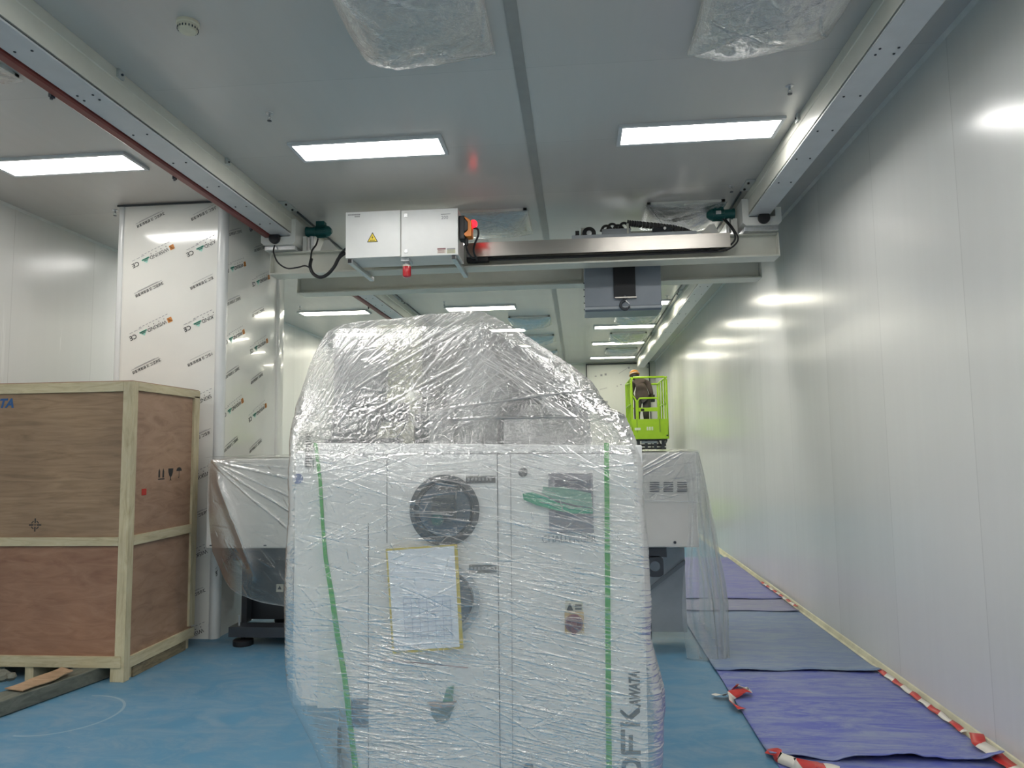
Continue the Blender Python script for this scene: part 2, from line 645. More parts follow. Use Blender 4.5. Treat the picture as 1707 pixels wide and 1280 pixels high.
# ---------------------------------------------------------------- room
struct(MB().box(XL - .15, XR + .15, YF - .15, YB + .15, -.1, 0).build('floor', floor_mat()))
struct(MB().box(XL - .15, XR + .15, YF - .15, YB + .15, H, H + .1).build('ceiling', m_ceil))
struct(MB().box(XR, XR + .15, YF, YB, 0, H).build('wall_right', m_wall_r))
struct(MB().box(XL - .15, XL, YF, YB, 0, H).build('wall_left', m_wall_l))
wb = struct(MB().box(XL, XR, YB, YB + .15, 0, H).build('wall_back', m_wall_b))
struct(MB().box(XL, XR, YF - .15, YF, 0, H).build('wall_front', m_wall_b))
m_strip = mat('dark_ceiling_strip', (.30, .30, .28), .4, var=.05)
struct(MB().box(-.356, -.282, YF, YB, H - .006, H).build('trim_1', m_strip))
m_skirt = mat('cream_masking_strip', (.62, .59, .42), .5, var=.15, scale=6)
struct(MB().prism([(XR - .05, 0), (XR, 0), (XR, .055), (XR - .008, .05), (XR - .022, .018)], 'Y', YF, YB).build('baseboard_right', m_skirt))
struct(MB().prism([(XL + .05, 0), (XL, 0), (XL, .055), (XL + .008, .05), (XL + .022, .018)], 'Y', YF, YB).build('baseboard_left', m_skirt))
m_cove = mat('ceiling_cove_profile', (.62, .61, .57), .4)
struct(MB().prism([(XR, H), (XR - .022, H), (XR - .016, H - .006), (XR - .006, H - .016), (XR, H - .022)], 'Y', YF, YB).build('trim_2', m_cove))
struct(MB().prism([(XL, H), (XL + .022, H), (XL + .016, H - .006), (XL + .006, H - .016), (XL, H - .022)], 'Y', YF, YB).build('trim_3', m_cove))
# door leaf area of the far wall: a film-covered panel set in a dark frame
m_darkline = mat('dark_door_frame', (.05, .055, .06), .5)
dr = struct(MB().box(.30, 2.05, YB - .03, YB, .0, 4.05).build('door_1', m_wall_b))
MB().box(.27, .30, YB - .045, YB, 0, 4.10).box(2.05, 2.08, YB - .045, YB, 0, 4.10).box(.27, 2.08, YB - .045, YB, 4.07, 4.10).build('door_frame', m_darkline, dr)
mk = MB()
for (px_, py_, w_, h_) in ((993, 627, 3, 1.6), (1002.5, 625.5, 3.4, 3.4), (1009.5, 624, 3.4, 3.4), (1011, 670, 4, 3.6), (1048, 613, 3, 3),
                           (1079.5, 612, 3, 3), (1029, 643.5, 2, 1.4), (1035, 641, 2.4, 1.6)):
    p = W(px_, py_, YB - .032)
    k = YB / F_PX
    mk.box(p.x - w_ * k / 2, p.x + w_ * k / 2, YB - .034, YB - .030, p.z - h_ * k / 2, p.z + h_ * k / 2)
for k in range(14):
    p = W(1032 + k * .95, 622.5 - k * .62, YB - .032)
    mk.box(p.x - .006, p.x + .006, YB - .034, YB - .030, p.z - .008, p.z + .008)
for k in range(10):
    p = W(1000 + k * 1.25, 649 - k * .3, YB - .032)
    mk.box(p.x - .005, p.x + .005, YB - .034, YB - .030, p.z - .02, p.z + .01)
mk.build('printed_marks', m_ink_grey, dr)

# ---------------------------------------------------------------- ceiling lights
m_lp_near = emit('light_panel_cool', LIGHT_NEAR, LIGHT_POWER)
m_lp_far = emit('light_panel_warm', LIGHT_FAR, LIGHT_POWER * 1.3)
m_frame = mat('light_frame_white', (.55, .57, .58), .4)


def make_light(x, y, label, m, group):
    t = thing('ceiling_light', (x, y, H), label, 'ceiling light', group)
    w, d = .585, .148
    f = MB()
    f.box(x - w - .03, x + w + .03, y - d - .03, y - d, H - .022, H).box(x - w - .03, x + w + .03, y + d, y + d + .03, H - .022, H)
    f.box(x - w - .03, x - w, y - d, y + d, H - .022, H).box(x + w, x + w + .03, y - d, y + d, H - .022, H)
    f.build('light_frame', m_frame, t)
    MB().box(x - w, x + w, y - d, y + d, H - .017, H - .004).build('diffuser_panel', m, t)
    return t


LX = {'left': -4.21, 'middle': -1.62, 'right': .975}
rows = [(5.48, 'nearest row in view, in front of the crane'), (8.35, 'row behind the crane beams'),
        (12.15, 'first row beyond the crane'), (14.5, 'second row beyond the crane'), (16.8, 'third row beyond the crane'),
        (19.5, 'last row before the far wall')]
bays = {'left': 'left of the left rail', 'middle': 'between left rail and dark strip', 'right': 'beside the right rail'}
lm = {}
for y, rt in rows:
    for b, x in LX.items():
        m = m_lp_near if y < 9 else m_lp_far
        lab = f'ceiling light, {rt}, {bays[b]}'
        if y == 5.48:
            lab = {'left': 'bright ceiling light cut by the left photo edge, above the crate',
                   'middle': 'bright ceiling light above the white control cabinet, left of the dark strip',
                   'right': 'bright ceiling light beside the right crane rail, in front of the crane'}[b]
        key = m.name
        if key in lm:
            copy_tree(lm[key], (x, y, H), lab)
        else:
            lm[key] = make_light(x, y, lab, m, 'rectangular ceiling light panels')
for y in (2.65, 1.0, -.7, -2.5):  # unseen rows, set closer than the visible ones to brighten the foreground
    for b, x in LX.items():
        c = copy_tree(lm[m_lp_near.name], (x, y, H), 'unseen ceiling light panel above and behind the camera, rows packed closer for brightness')
        c['group'] = 'unseen ceiling lights, rows packed for brightness'

# ---------------------------------------------------------------- air outlets under plastic
m_grille = mat('vent_grille_grey', (.45, .45, .41), .6)


def make_vent(x, y, label, seed, sag=.10, lean=0.0, tail=0.0, warm=False):
    t = thing('ceiling_air_outlet', (x, y, H), label, 'air vent', 'plastic covered ceiling air outlets')
    a = .38
    MB().box(x - a, x + a, y - a, y - a + .035, H - .03, H).box(x - a, x + a, y + a - .035, y + a, H - .03, H) \
        .box(x - a, x - a + .035, y - a, y + a, H - .03, H).box(x + a - .035, x + a, y - a, y + a, H - .03, H).build('outlet_frame', m_white, t)
    g = MB()
    for k in range(9):
        yy = y - a + .07 + k * .078
        g.add([(x - a + .04, yy, H - .004), (x + a - .04, yy, H - .004), (x + a - .04, yy + .05, H - .022), (x - a + .04, yy + .05, H - .022)], [(0, 1, 2, 3)])
    g.box(x - a + .03, x + a - .03, y - a + .03, y + a - .03, H - .004, H - .001)
    g.build('louvre_grille', m_grille, t)
    n = 90
    u, v = np.meshgrid(np.linspace(-1, 1, n), np.linspace(-1, 1, n))
    cr = np.zeros_like(u)
    X = x + u * (a + .02)
    Yv = y + v * (a + .02)
    edge = (1 - u ** 2) ** .55 * (1 - v ** 2) ** .55
    d = edge * sag * (1 + lean * u) * (1 + .25 * fbm(u * 2, v * 2, seed))
    for k in range(26):
        ax, ay = rnd.choice([(-1, -1), (1, -1), (-1, 1), (1, 1), (1, 1), (-.9, .2)])
        ang = math.atan2(-ay, -ax) + rnd.uniform(-.7, .7)
        dx, dy = math.cos(ang), math.sin(ang)
        L = rnd.uniform(.6, 1.9)
        s = (u - ax) * dx + (v - ay) * dy
        q = (u - ax) * -dy + (v - ay) * dx + .08 * np.sin(s * rnd.uniform(1, 3))
        w = rnd.uniform(.012, .03)
        g_ = np.exp(-(q / w) ** 2) * np.clip(s * 5, 0, 1) * np.clip((L - s) * 3, 0, 1)
        d += rnd.uniform(-1, 1) * .016 * g_
        cr = np.maximum(cr, g_ * rnd.uniform(.3, 1))
    d += edge * .012 * fbm(u * 9, v * 9, seed + 3)
    Z = H - .034 - np.clip(d, -.002, 1)
    # loose tail of sheet hanging past the frame on the near-right/left side
    if tail:
        Yv = Yv + tail * np.clip(v, 0, 1) ** 2 * (1 - .6 * np.abs(u + .4))
    P = np.stack([X, Yv, Z], -1)
    grid_mesh('plastic_cover', P, m_vent_film, t, attr=cr)
    return t


make_vent(-.85, 3.77, 'plastic wrapped ceiling outlet at the top, left of the dark strip', 11, .16, -.45)
make_vent(1.12, 3.78, 'billowing plastic wrapped ceiling outlet at the top, near the right rail', 23, .14, .1, tail=.22)
make_vent(-3.90, 3.74, 'plastic wrapped ceiling outlet at far left, cut by the photo edge', 31, .10)
make_vent(-.85, 7.48, 'plastic wrapped ceiling outlet right of the control cabinet behind the red light', 41, .10)
make_vent(1.12, 7.48, 'plastic wrapped ceiling outlet above the right end of the crane', 53, .12)
make_vent(-.85, 13.45, 'first plastic wrapped ceiling outlet beyond the crane, left of the dark strip', 61, .14)
make_vent(1.12, 13.35, 'first plastic wrapped ceiling outlet beyond the crane, just under the grey hoist', 71, .14)
make_vent(-.85, 15.7, 'second plastic wrapped ceiling outlet beyond the crane, left of the dark strip', 81, .14)
make_vent(1.12, 15.7, 'second plastic wrapped ceiling outlet beyond the crane, by the right rail', 91, .14)
make_vent(-.85, 18.1, 'farthest plastic wrapped ceiling outlet left of the dark strip', 101, .12)
make_vent(1.12, 18.1, 'farthest plastic wrapped ceiling outlet by the right rail', 111, .12)

# ---------------------------------------------------------------- sprinklers, smoke detector
def make_sprinkler(x, y, label):
    t = thing('fire_sprinkler', (x, y, H), label, 'sprinkler', 'ceiling fire sprinklers')
    MB().lathe([(.038, 0), (.036, -.006), (.014, -.012)], (x, y, H), (0, 0, 1), 20).build('escutcheon', m_zinc, t, smooth=True)
    b = MB().cyl((x, y, H - .045), (x, y, H - .01), .011, 10)
    b.tube([(x - .011, y, H - .043), (x - .017, y, H - .06), (x, y, H - .078)], .0035, 6)
    b.tube([(x + .011, y, H - .043), (x + .017, y, H - .06), (x, y, H - .078)], .0035, 6)
    b.build('sprinkler_body', m_zinc, t, smooth=True)
    d = MB().cyl((x, y, H - .084), (x, y, H - .079), .022, 14)
    d.build('deflector', m_dark, t)
    return t


sp0 = make_sprinkler(-2.16, 4.81, 'small ceiling sprinkler above left, near the smoke detector')
sp0.scale = (.72, .72, .72)
for x, y, l in ((1.484, 4.85, 'small ceiling sprinkler beside the right rail, near the right top outlet'),
                (-4.556, 6.62, 'small ceiling sprinkler just left of the printed column'),
                (1.486, 6.74, 'small ceiling sprinkler above the right crane motor'),
                (-4.594, 11.53, 'small ceiling sprinkler in front of the left light beyond the crane'),
                (-2.152, 11.57, 'small ceiling sprinkler in front of the middle light beyond the crane'),
                (1.486, 11.67, 'small ceiling sprinkler beside the grey hoist box, beyond the crane'),
                (1.469, 14.0, 'small ceiling sprinkler at the right rail, beyond the grey hoist box')):
    copy_tree(sp0, (x, y, H), l)
sd = thing('smoke_detector', (-2.15, 3.70, H), 'round cream smoke detector on the ceiling at upper left', 'smoke detector')
m_cr = mat('aged_cream_plastic', (.62, .58, .44), .45)
MB().lathe([(.062, 0), (.062, -.014), (.056, -.02), (.054, -.044), (.046, -.054), (.02, -.060), (.002, -.061)], (-2.15, 3.70, H), (0, 0, 1), 32).build('detector_body', m_cr, sd, smooth=True)
b = MB()
for k in range(20):
    t_ = 2 * math.pi * k / 20
    c, s = math.cos(t_), math.sin(t_)
    o = Vector((-2.15 + c * .054, 3.70 + s * .054, H - .034))
    b.bar(o, o + Vector((c * .002, s * .002, -.012)), .006, .004, (c, s, 0.01))
b.build('sensing_slots', m_dark, sd)

# ---------------------------------------------------------------- crane runway rails
def runway(name, x0, x1, inner, label, y0=-3.8, y1=20.2):
    """x0..x1 box section below the ceiling; inner = side (+1/-1) facing the room centre"""
    t = thing(name, ((x0 + x1) / 2, y0, H), label, 'crane rail')
    xi = x1 if inner > 0 else x0
    s = inner
    MB().box(x0 + .001, x1 - .001, y0, y1, 3.923, H).build('rail_web', m_cream, t)
    MB().box(x0, x1, y0, y1, 3.895, 3.908, .002).build('running_plate', m_rail_plate, t)
    MB().box(x0 + .014, x1 - .014, y0, y1, 3.908, 3.923).build('slot_shade', m_dark, t)  # dark strip painted as the shade inside the open slot
    MB().prism([(xi, H), (xi + s * .004, H - .002), (xi + s * .004, 4.058), (xi - s * .006, 4.046), (xi - s * .01, H)], 'Y', y0, y1).build('top_flange', m_cream, t)
    return t


m_rail_plate = mat('rail_plate_grey', (.52, .54, .55), .33, var=.04)
rl = runway('crane_runway_rail', -3.06, -2.86, 1, 'long left crane runway rail under the ceiling with dark red conductor strip beneath')
rr = runway('crane_runway_rail', 1.68, 1.872, -1, 'long right crane runway rail under the ceiling, close to the right wall')


def bolt_at(x, y, parent, proto=[None]):
    z = 3.895
    if proto[0] is None:
        o = MB().lathe([(.0075, 0), (.0075, -.004), (.004, -.006)], (x, y, z), (0, 0, 1), 8).build('bolt', m_dark, parent)
        me = o.data
        org = ORG[parent.name]
        c = Vector((x, y, z)) - org
        for v in me.vertices:
            v.co -= c
        o.location = c
        proto[0] = o
        return
    o = proto[0].copy()
    COL.objects.link(o)
    o.parent = parent
    o.location = Vector((x, y, z)) - ORG[parent.name]


ys = [3.49, 3.985, 4.047, 4.545, 5.04, 5.545, 6.04, 6.54, 7.98, 8.04, 8.54, 9.04, 9.54, 10.04, 10.54, 11.04, 11.98, 12.04, 13.0, 14.0]
for y in ys:
    for x in (-3.015, -2.914):
        bolt_at(x, y, rl)
ys = [3.5, 4.01, 4.073, 4.563, 5.065, 5.558, 6.06, 8.0, 8.07, 8.5, 9.0, 9.5, 10.0, 10.5, 11.0, 12.0, 12.07, 13, 14]
for y in ys:
    for x in (1.726, 1.827):
        bolt_at(x, y, rr)
# joint clips on the inner top flange
m_clip = mat('rail_clip_grey', (.50, .53, .52), .3, metal=.3)
for (r_, xi, s, yy) in ((rl, -2.855, 1, 4.14), (rl, -2.855, 1, 5.55), (rr, 1.675, -1, 5.3)):
    p0 = 0 if s > 0 else 0
    o = MB().box(min(xi, xi + s * .018), max(xi, xi + s * .018), yy - .03, yy + .03, 4.075, 4.13, .003).build('joint_clip', m_clip, r_)
    MB().cyl((xi + s * .018, yy, 4.10), (xi + s * .026, yy, 4.10), .008, 10).build('clip_bolt', m_dark, o)
for (r_, xi, s, yy) in ((rl, -2.855, 1, 6.72), (rr, 1.675, -1, 6.72), (rl, -2.855, 1, 11.4), (rr, 1.675, -1, 11.4), (rr, 1.675, -1, 15.6)):
    x0, x1 = sorted((xi, xi + s * .085))
    o = MB().box(x0, x1, yy - .14, yy + .14, 4.118, 4.129, .002).build('hanger_plate', m_clip, r_)
    for dy in (-.08, .08):
        MB().cyl((xi + s * .055, yy + dy, 4.104), (xi + s * .055, yy + dy, 4.118), .011, 8).build('hanger_bolt', m_black, o)
# drive rack strip hugging the inner side of each rail
for (r_, xi, s) in ((rl, -2.855, 1), (rr, 1.675, -1)):
    x0, x1 = sorted((xi + s * .06, xi + s * .075))
    MB().box(x0, x1, 6.9, 20.0, 4.112, 4.129).build('rack_strip', m_dark, r_)

cb = thing('conductor_bar', (-3.11, -3.8, 3.93), 'dark red plastic conductor strip running along the left crane rail', 'conductor bar')
MB().prism([(-3.07, 3.955), (-3.07, 3.888), (-3.085, 3.880), (-3.135, 3.880), (-3.15, 3.888), (-3.15, 3.955)], 'Y', -3.8, 20.1).build('red_cover', m_rail_red, cb)
MB().prism([(-3.066, 3.96), (-3.066, 3.952), (-3.154, 3.952), (-3.154, 3.96)], 'Y', -3.8, 20.1).build('carrier_strip', m_clip, cb)
for yy in (2.6, 3.95, 5.3, 6.65, 8.0, 9.3, 10.65, 12.0, 13.35):
    MB().box(-3.166, -3.145, yy - .018, yy + .018, 3.872, 3.955, .004).cyl((-3.157, yy, 3.862), (-3.157, yy, 3.875), .009, 8).build('hanger_clip', m_dark, cb)

# ---------------------------------------------------------------- overhead travelling crane
cr_ = thing('overhead_crane', (-.57, 7.6, 3.5), 'cream double beam overhead crane spanning between the two ceiling rails', 'crane')


def girder(yc, x0, x1):
    g = MB()
    g.box(x0, x1, yc - .11, yc + .11, 3.515, 3.532)
    g.box(x0, x1, yc - .08, yc + .08, 3.742, 3.756)
    g.box(x0 + .01, x1 - .01, yc - .02, yc + .02, 3.53, 3.745)
    o = g.build('bridge_beam', m_cream, cr_, bevel=.003)
    for xs in (x0, x1 - .012):
        MB().prism([(yc - .11, 3.53), (yc + .11, 3.53), (yc + .085, 3.743), (yc - .085, 3.743)], 'X', xs, xs + .012).build('end_plate', m_cream, o)
    for xs in np.linspace(x0 + .6, x1 - .6, 5):
        MB().box(xs - .004, xs + .004, yc + .02, yc + .1, 3.53, 3.743).build('stiffener', m_cream, o)
    return o


girder(7.12, -3.125, 1.98)
girder(8.02, -3.19, 2.03)
for side, xc, s in (('l', -3.0, 1), ('r', 1.803, -1)):
    # U-section end carriage hanging under the rail, inner arm taller
    xi = xc + s * .183          # inner outer-face
    xo = xc - s * .183
    poly = [(xi, 4.065), (xi, 3.83), (xi - s * .03, 3.802), (xo + s * .03, 3.802), (xo, 3.83), (xo, 3.972),
            (xo + s * .058, 3.972), (xo + s * .058, 3.885), (xi - s * .062, 3.885), (xi - s * .062, 4.065)]
    ec = MB().prism(poly, 'Y', 6.93, 8.25).build('end_carriage', m_white, cr_, bevel=.003)
    MB().lathe([(.048, .0), (.056, -.010), (.057, -.04), (.052, -.050), (.025, -.053)], (xc + (-.025 if s > 0 else .012), 6.93, 3.862), (0, 1, 0), 28).build('rubber_buffer', m_black, ec, smooth=True)
    MB().box(xc - .16, xc + .16, 6.97, 8.2, 3.757, 3.802, .004).build('mounting_plate', m_zinc, ec)
    for yy in (7.15, 8.05):
        for q in (xi - s * .062, xo + s * .058):
            MB().cyl((q, yy, 3.93), (q - s * .02 if q == xi - s * .062 else q + s * .02, yy, 3.93), .035, 14).build('wheel_cap', m_dark, ec)
    # green travel motor on the inner side
    xm = xi + s * .02
    L = .27
    mo = MB().lathe([(.055, 0), (.055, .02), (.048, .03), (.048, .1), (.056, .105), (.058, .22), (.05, .245), (.025, L)], (xm, 7.18, 4.0), (s, 0, 0), 26).build('travel_motor', m_green, cr_, smooth=True)
    fn = MB()
    for k in range(18):
        a = 2 * math.pi * k / 18
        fn.box(.11, .215, -.0025, .0025, .052, .066)
        n8 = 8
        for q in range(len(fn.v) - n8, len(fn.v)):
            x_, y_, z_ = fn.v[q]
            fn.v[q] = (xm + s * x_, 7.18 + y_ * math.cos(a) + z_ * math.sin(a), 4.0 - y_ * math.sin(a) + z_ * math.cos(a))
    fn.build('cooling_fins', m_green, mo)
    xb0, xb1 = sorted((xm + s * .11, xm + s * .2))
    MB().box(xb0, xb1, 7.14, 7.22, 4.05, 4.102, .006).build('terminal_box', m_green, mo)
    if s < 0:
        MB().box(xb0 + .01, xb1 - .03, 7.112, 7.12, 3.985, 4.02).build('rating_plate', m_zinc, mo)
    # gusset below the motor
    g = MB().prism([(xi + s * .01, 3.757), (xi + s * .01, 3.93), (xi + s * .05, 3.93), (xi + s * .05, 3.757)], 'Y', 7.10, 7.25)
    g.prism([(xi + s * .16, 3.757), (xi + s * .22, 3.90), (xi + s * .27, 3.90), (xi + s * .40, 3.757)], 'Y', 7.16, 7.17)
    g.build('motor_bracket', m_white, cr_)
    MB().cyl((xi + s * .085, 7.16, 3.80), (xi + s * .085, 7.16, 3.945), .026, 14, .004).cyl((xi + s * .085, 7.16, 3.70), (xi + s * .085, 7.16, 3.80), .014, 10).build('gear_shaft', m_zinc, cr_, smooth=True)

# cable tray along the near beam
tr = MB()
tr.prism([(6.945, 3.742), (6.94, 3.742), (6.94, 3.602), (7.095, 3.602), (7.095, 3.742), (7.09, 3.742), (7.09, 3.607), (6.945, 3.607)], 'X', -1.06, 1.50)
tr.build('cable_tray', m_steel, cr_)
MB().tube([(-1.0, 7.0, 3.592), (.2, 7.0, 3.588), (1.2, 7.0, 3.590), (1.44, 6.98, 3.60), (1.55, 6.97, 3.68), (1.53, 7.0, 3.80), (1.47, 7.1, 3.93)], .009, 8).build('power_cable', m_black, cr_, smooth=True)
MB().tube([(-1.0, 6.985, 3.573), (.2, 6.985, 3.57), (1.2, 6.985, 3.572), (1.46, 6.97, 3.578), (1.575, 6.96, 3.67), (1.54, 6.99, 3.8), (1.5, 7.12, 3.93)], .008, 8).build('power_cable', m_black, cr_, smooth=True)
MB().box(-1.07, -.85, 6.97, 7.05, 3.56, 3.72, .01).build('junction_block', m_black, cr_)

# control cabinet hung on the near beam
cc = thing('control_cabinet', (-1.62, 6.75, 3.5), 'white two door electrical control cabinet mounted on the near crane beam', 'control cabinet')
MB().box(-2.15, -1.078, 6.53, 6.86, 3.51, 3.955, .004).build('cabinet_body', m_white, cc)
m_door = mat('cabinet_door_white', (.74, .745, .73), .3, var=.02)
dl = MB().box(-2.152, -1.624, 6.50, 6.53, 3.512, 3.957, .003).build('cabinet_door', m_door, cc)
d2 = MB().box(-1.616, -1.076, 6.50, 6.53, 3.507, 3.952, .003).build('cabinet_door', m_door, cc)
yf = 6.4985
# warning triangle
cx_, cz_ = W(621, 397, yf).x, W(621, 397, yf).z
tri = [(cx_ - .052, cz_ - .037), (cx_ + .052, cz_ - .037), (cx_, cz_ + .058)]
o = MB().prism(tri, 'Y', yf - .001, yf + .0015).build('warning_triangle', m_ink, dl)
tri2 = [(cx_ - .042, cz_ - .031), (cx_ + .042, cz_ - .031), (cx_, cz_ + .045)]
MB().prism(tri2, 'Y', yf - .002, yf).build('yellow_field', m_yellow, o)
bolt = [(cx_ + .002, cz_ + .026), (cx_ - .008, cz_ + .004), (cx_ - .001, cz_ + .004), (cx_ - .004, cz_ - .013), (cx_ + .008, cz_ + .009), (cx_ + .001, cz_ + .009)]
b = MB().prism(bolt, 'Y', yf - .003, yf - .001)
for k in range(5):
    b.box(cx_ - .024 + k * .010, cx_ - .017 + k * .010, yf - .003, yf - .001, cz_ - .026, cz_ - .018)
b.build('lightning_mark', m_ink, o)
p = W(580, 358.5, yf)
b = MB()
for k in range(9):
    b.box(p.x + k * .0135, p.x + k * .0135 + .010, yf - .001, yf + .001, p.z - .006, p.z + .006)
for k in range(4):
    b.box(p.x + .066 + k * .013, p.x + .075 + k * .013, yf - .001, yf + .001, p.z - .024, p.z - .013)
b.build('maker_lettering', m_ink_grey, dl)
for (q, w) in ((676.5, 359), (677, 418.5)):
    p = W(q, w, yf)
    MB().box(p.x - .017, p.x + .017, yf - .006, yf + .001, p.z - .018, p.z + .018, .002).box(p.x - .008, p.x + .008, yf - .008, yf - .005, p.z - .009, p.z + .009).build('door_lock', m_zinc, d2)
for (x0_, x1_, mm_, head) in ((729, 743, m_paper, m_ink), (745, 759, m_ink_green, m_ink_green)):
    a_, b_ = W(x0_, 414, yf), W(x1_, 422, yf)
    lab = MB().box(a_.x, b_.x, yf - .001, yf + .001, b_.z, a_.z, mi=0)
    lab.box(a_.x, b_.x, yf - .002, yf, a_.z - .012, a_.z, mi=1)
    for k in range(3):
        lab.box(a_.x + .006, b_.x - .012, yf - .002, yf, a_.z - .022 - k * .009, a_.z - .019 - k * .009, mi=1)
    lab.build('caution_label', [mat('label_cream', (.62, .56, .50), .5) if x0_ == 729 else mat('label_olive', (.50, .50, .33), .5), m_ink_grey if x0_ == 745 else mat('label_maroon', (.20, .07, .08), .5)], d2)
p = W(735, 357, yf)
MB().box(p.x, p.x + .09, yf - .0006, yf + .001, p.z - .004, p.z + .002).text('200', .045, (p.x + .002, yf, p.z - .048), (1, 0, 0), (0, 0, 1), .001).build('handwritten_mark', m_ink_grey, d2)
# angle brackets under the cabinet reaching back to the beam
for x in (-2.115, -1.12):
    g = MB().box(x - .022, x + .022, 6.52, 7.26, 3.468, 3.508)
    o = g.build('support_bracket', m_zinc, cc, bevel=.004)
    MB().box(x - .018, x + .018, 6.512, 6.522, 3.471, 3.505).build('end_cap', m_black, o)
# red beacon hanging under the cabinet
bc = thing('warning_beacon', (-1.59, 6.62, 3.51), 'red cylindrical warning beacon hanging beneath the white control cabinet', 'warning light')
MB().box(-1.63, -1.55, 6.545, 6.70, 3.478, 3.51).cyl((-1.59, 6.62, 3.462), (-1.59, 6.62, 3.48), .032, 24).build('beacon_base', m_zinc, bc)
m_redglass = mat('red_beacon_lens', (.5, .01, .02), .08, coat=1)
MB().lathe([(.030, 0), (.042, -.006), (.042, -.022)], (-1.59, 6.62, 3.462), (0, 0, 1), 28).build('beacon_collar', mat('beige_plastic', (.6, .56, .48), .4), bc, smooth=True)
b = MB().lathe([(.040, -.022), (.041, -.10), (.036, -.118), (.02, -.126), (.002, -.127)], (-1.59, 6.62, 3.462), (0, 0, 1), 32)
b.build('beacon_lens', m_redglass, bc, smooth=True)
# orange limit control with lit lamp on the right side of the cabinet
ob_ = thing('signal_unit', (-1.03, 6.6, 3.66), 'orange and black signal unit with glowing red lamp on the cabinet side', 'signal light')
MB().box(-1.076, -1.02, 6.55, 6.68, 3.67, 3.895, .008).build('mounting_back', m_black, ob_)
MB().prism([(-1.035, 3.895), (-.985, 3.865), (-.955, 3.84), (-.955, 3.695), (-1.005, 3.69), (-1.035, 3.715), (-1.0, 3.745), (-.99, 3.76), (-.99, 3.83)], 'Y', 6.55, 6.67).build('orange_housing', m_orange, ob_, bevel=.006)
MB().prism([(-1.04, 3.875), (-.992, 3.83), (-.992, 3.76), (-1.04, 3.735)], 'Y', 6.553, 6.667).build('housing_insert', m_black, ob_)
m_redlit = emit('lit_red_lamp', (1, .008, .015), 3.5)
MB().lathe([(.036, 0), (.040, .01), (.037, .028), (.022, .044), (.004, .05)], (-.957, 6.61, 3.825), (1, 0, .15), 24).build('red_lamp', m_redlit, ob_, smooth=True)
MB().cyl((-1.015, 6.61, 3.62), (-1.015, 6.61, 3.69), .02, 12, .004).build('cable_gland', m_black, ob_)
MB().tube([(-1.015, 6.61, 3.65), (-1.01, 6.63, 3.58), (-.995, 6.8, 3.56), (-.98, 6.98, 3.60)], .010, 8).build('lamp_cable', m_black, ob_, smooth=True)
MB().tube([(-.945, 6.61, 3.79), (-.905, 6.61, 3.775), (-.90, 6.62, 3.72), (-.94, 6.66, 3.65), (-.965, 6.75, 3.6), (-.96, 6.95, 3.57)], .010, 8).build('lamp_cable', m_black, ob_, smooth=True)

# cables looping at the left end
lc = thing('cable_loop', (-2.6, 6.85, 3.45), 'black cables drooping between left crane wheel box and control cabinet', 'cable')
MB().tube([W(458, 408, 6.95), W(456, 420, 6.9), W(463, 437, 6.88), W(478, 447, 6.88), W(495, 446, 6.87), W(508, 443, 6.86), W(517, 447, 6.85), W(522, 456, 6.84)], .008, 8).build('thin_cable', m_black, lc, smooth=True)
MB().tube([W(519, 432, 6.98), W(517, 444, 6.9), W(522, 456, 6.86), W(533, 462, 6.84), W(545, 458, 6.84), W(557, 445, 6.84), W(565, 430, 6.84), W(576, 421, 6.84)], .017, 10).build('thick_cable', m_black, lc, smooth=True)
MB().tube([W(560, 440, 6.84), W(567, 424, 6.83), W(577, 414, 6.83)], .011, 8).build('thin_cable', m_black, lc, smooth=True)
MB().tube([W(530, 398, 7.1), W(527, 408, 7.05), W(520, 418, 7.0), W(518, 432, 6.97)], .009, 8).build('thin_cable', m_black, lc, smooth=True)

# hoist trolley between the beams
ht = thing('hoist_trolley', (.5, 7.57, 3.3), 'grey box hoist with black slot hanging between the crane beams', 'hoist')
x0_, x1_ = W(975, 500, 7.42).x, W(1103, 500, 7.42).x
MB().prism([(7.42, 3.60), (7.42, 3.155), (7.47, 3.11), (7.83, 3.11), (7.86, 3.155), (7.86, 3.60)], 'X', x0_, x1_).build('hoist_body', m_blue_grey, ht, bevel=.004)
MB().box(x0_ - .004, x1_ + .002, 7.412, 7.87, 3.125, 3.15).build('lower_rib', m_grey, ht)
for k in range(5):
    MB().cyl((x0_ - .012, 7.44, 3.13 + k * .07), (x0_, 7.44, 3.13 + k * .07), .007, 6).build('side_screw', m_dark, ht)
a_, b_ = W(1024, 440, 7.38), W(1060, 494, 7.38)
hb = MB().box(a_.x - .012, b_.x, 7.385, 7.43, b_.z, 3.62).build('recess_shade', mat('matt_black', (.006, .007, .010), .6), ht)  # black box in front stands for the shade in the hoist recess
MB().box(a_.x, b_.x + .008, 7.375, 7.43, b_.z - .012, b_.z).build('recess_lip', m_steel, hb)
hk = MB()
c_ = W(1042, 507, 7.40)
pts = [c_ + Vector((.0, 0, .085)), c_ + Vector((.0, 0, .045))]
for k in range(13):
    a = math.radians(100 + k * 21)
    pts.append(c_ + Vector((math.cos(a) * .046, 0, math.sin(a) * .046 - .008)))
hk.tube(pts, [.010] * 8 + [.015] * 40 + [.017] * 22 + [.011] * 10 + [.006] * 20, 10)
hk.cyl(c_ + Vector((0, 0, .05)), c_ + Vector((0, 0, .09)), .02, 14, .004)
hk.build('lifting_hook', m_dark, ht, smooth=True)
MB().bar(c_ + Vector((.006, 0, .04)), c_ + Vector((.044, 0, .004)), .008, .006).build('safety_latch', m_zinc, ht)
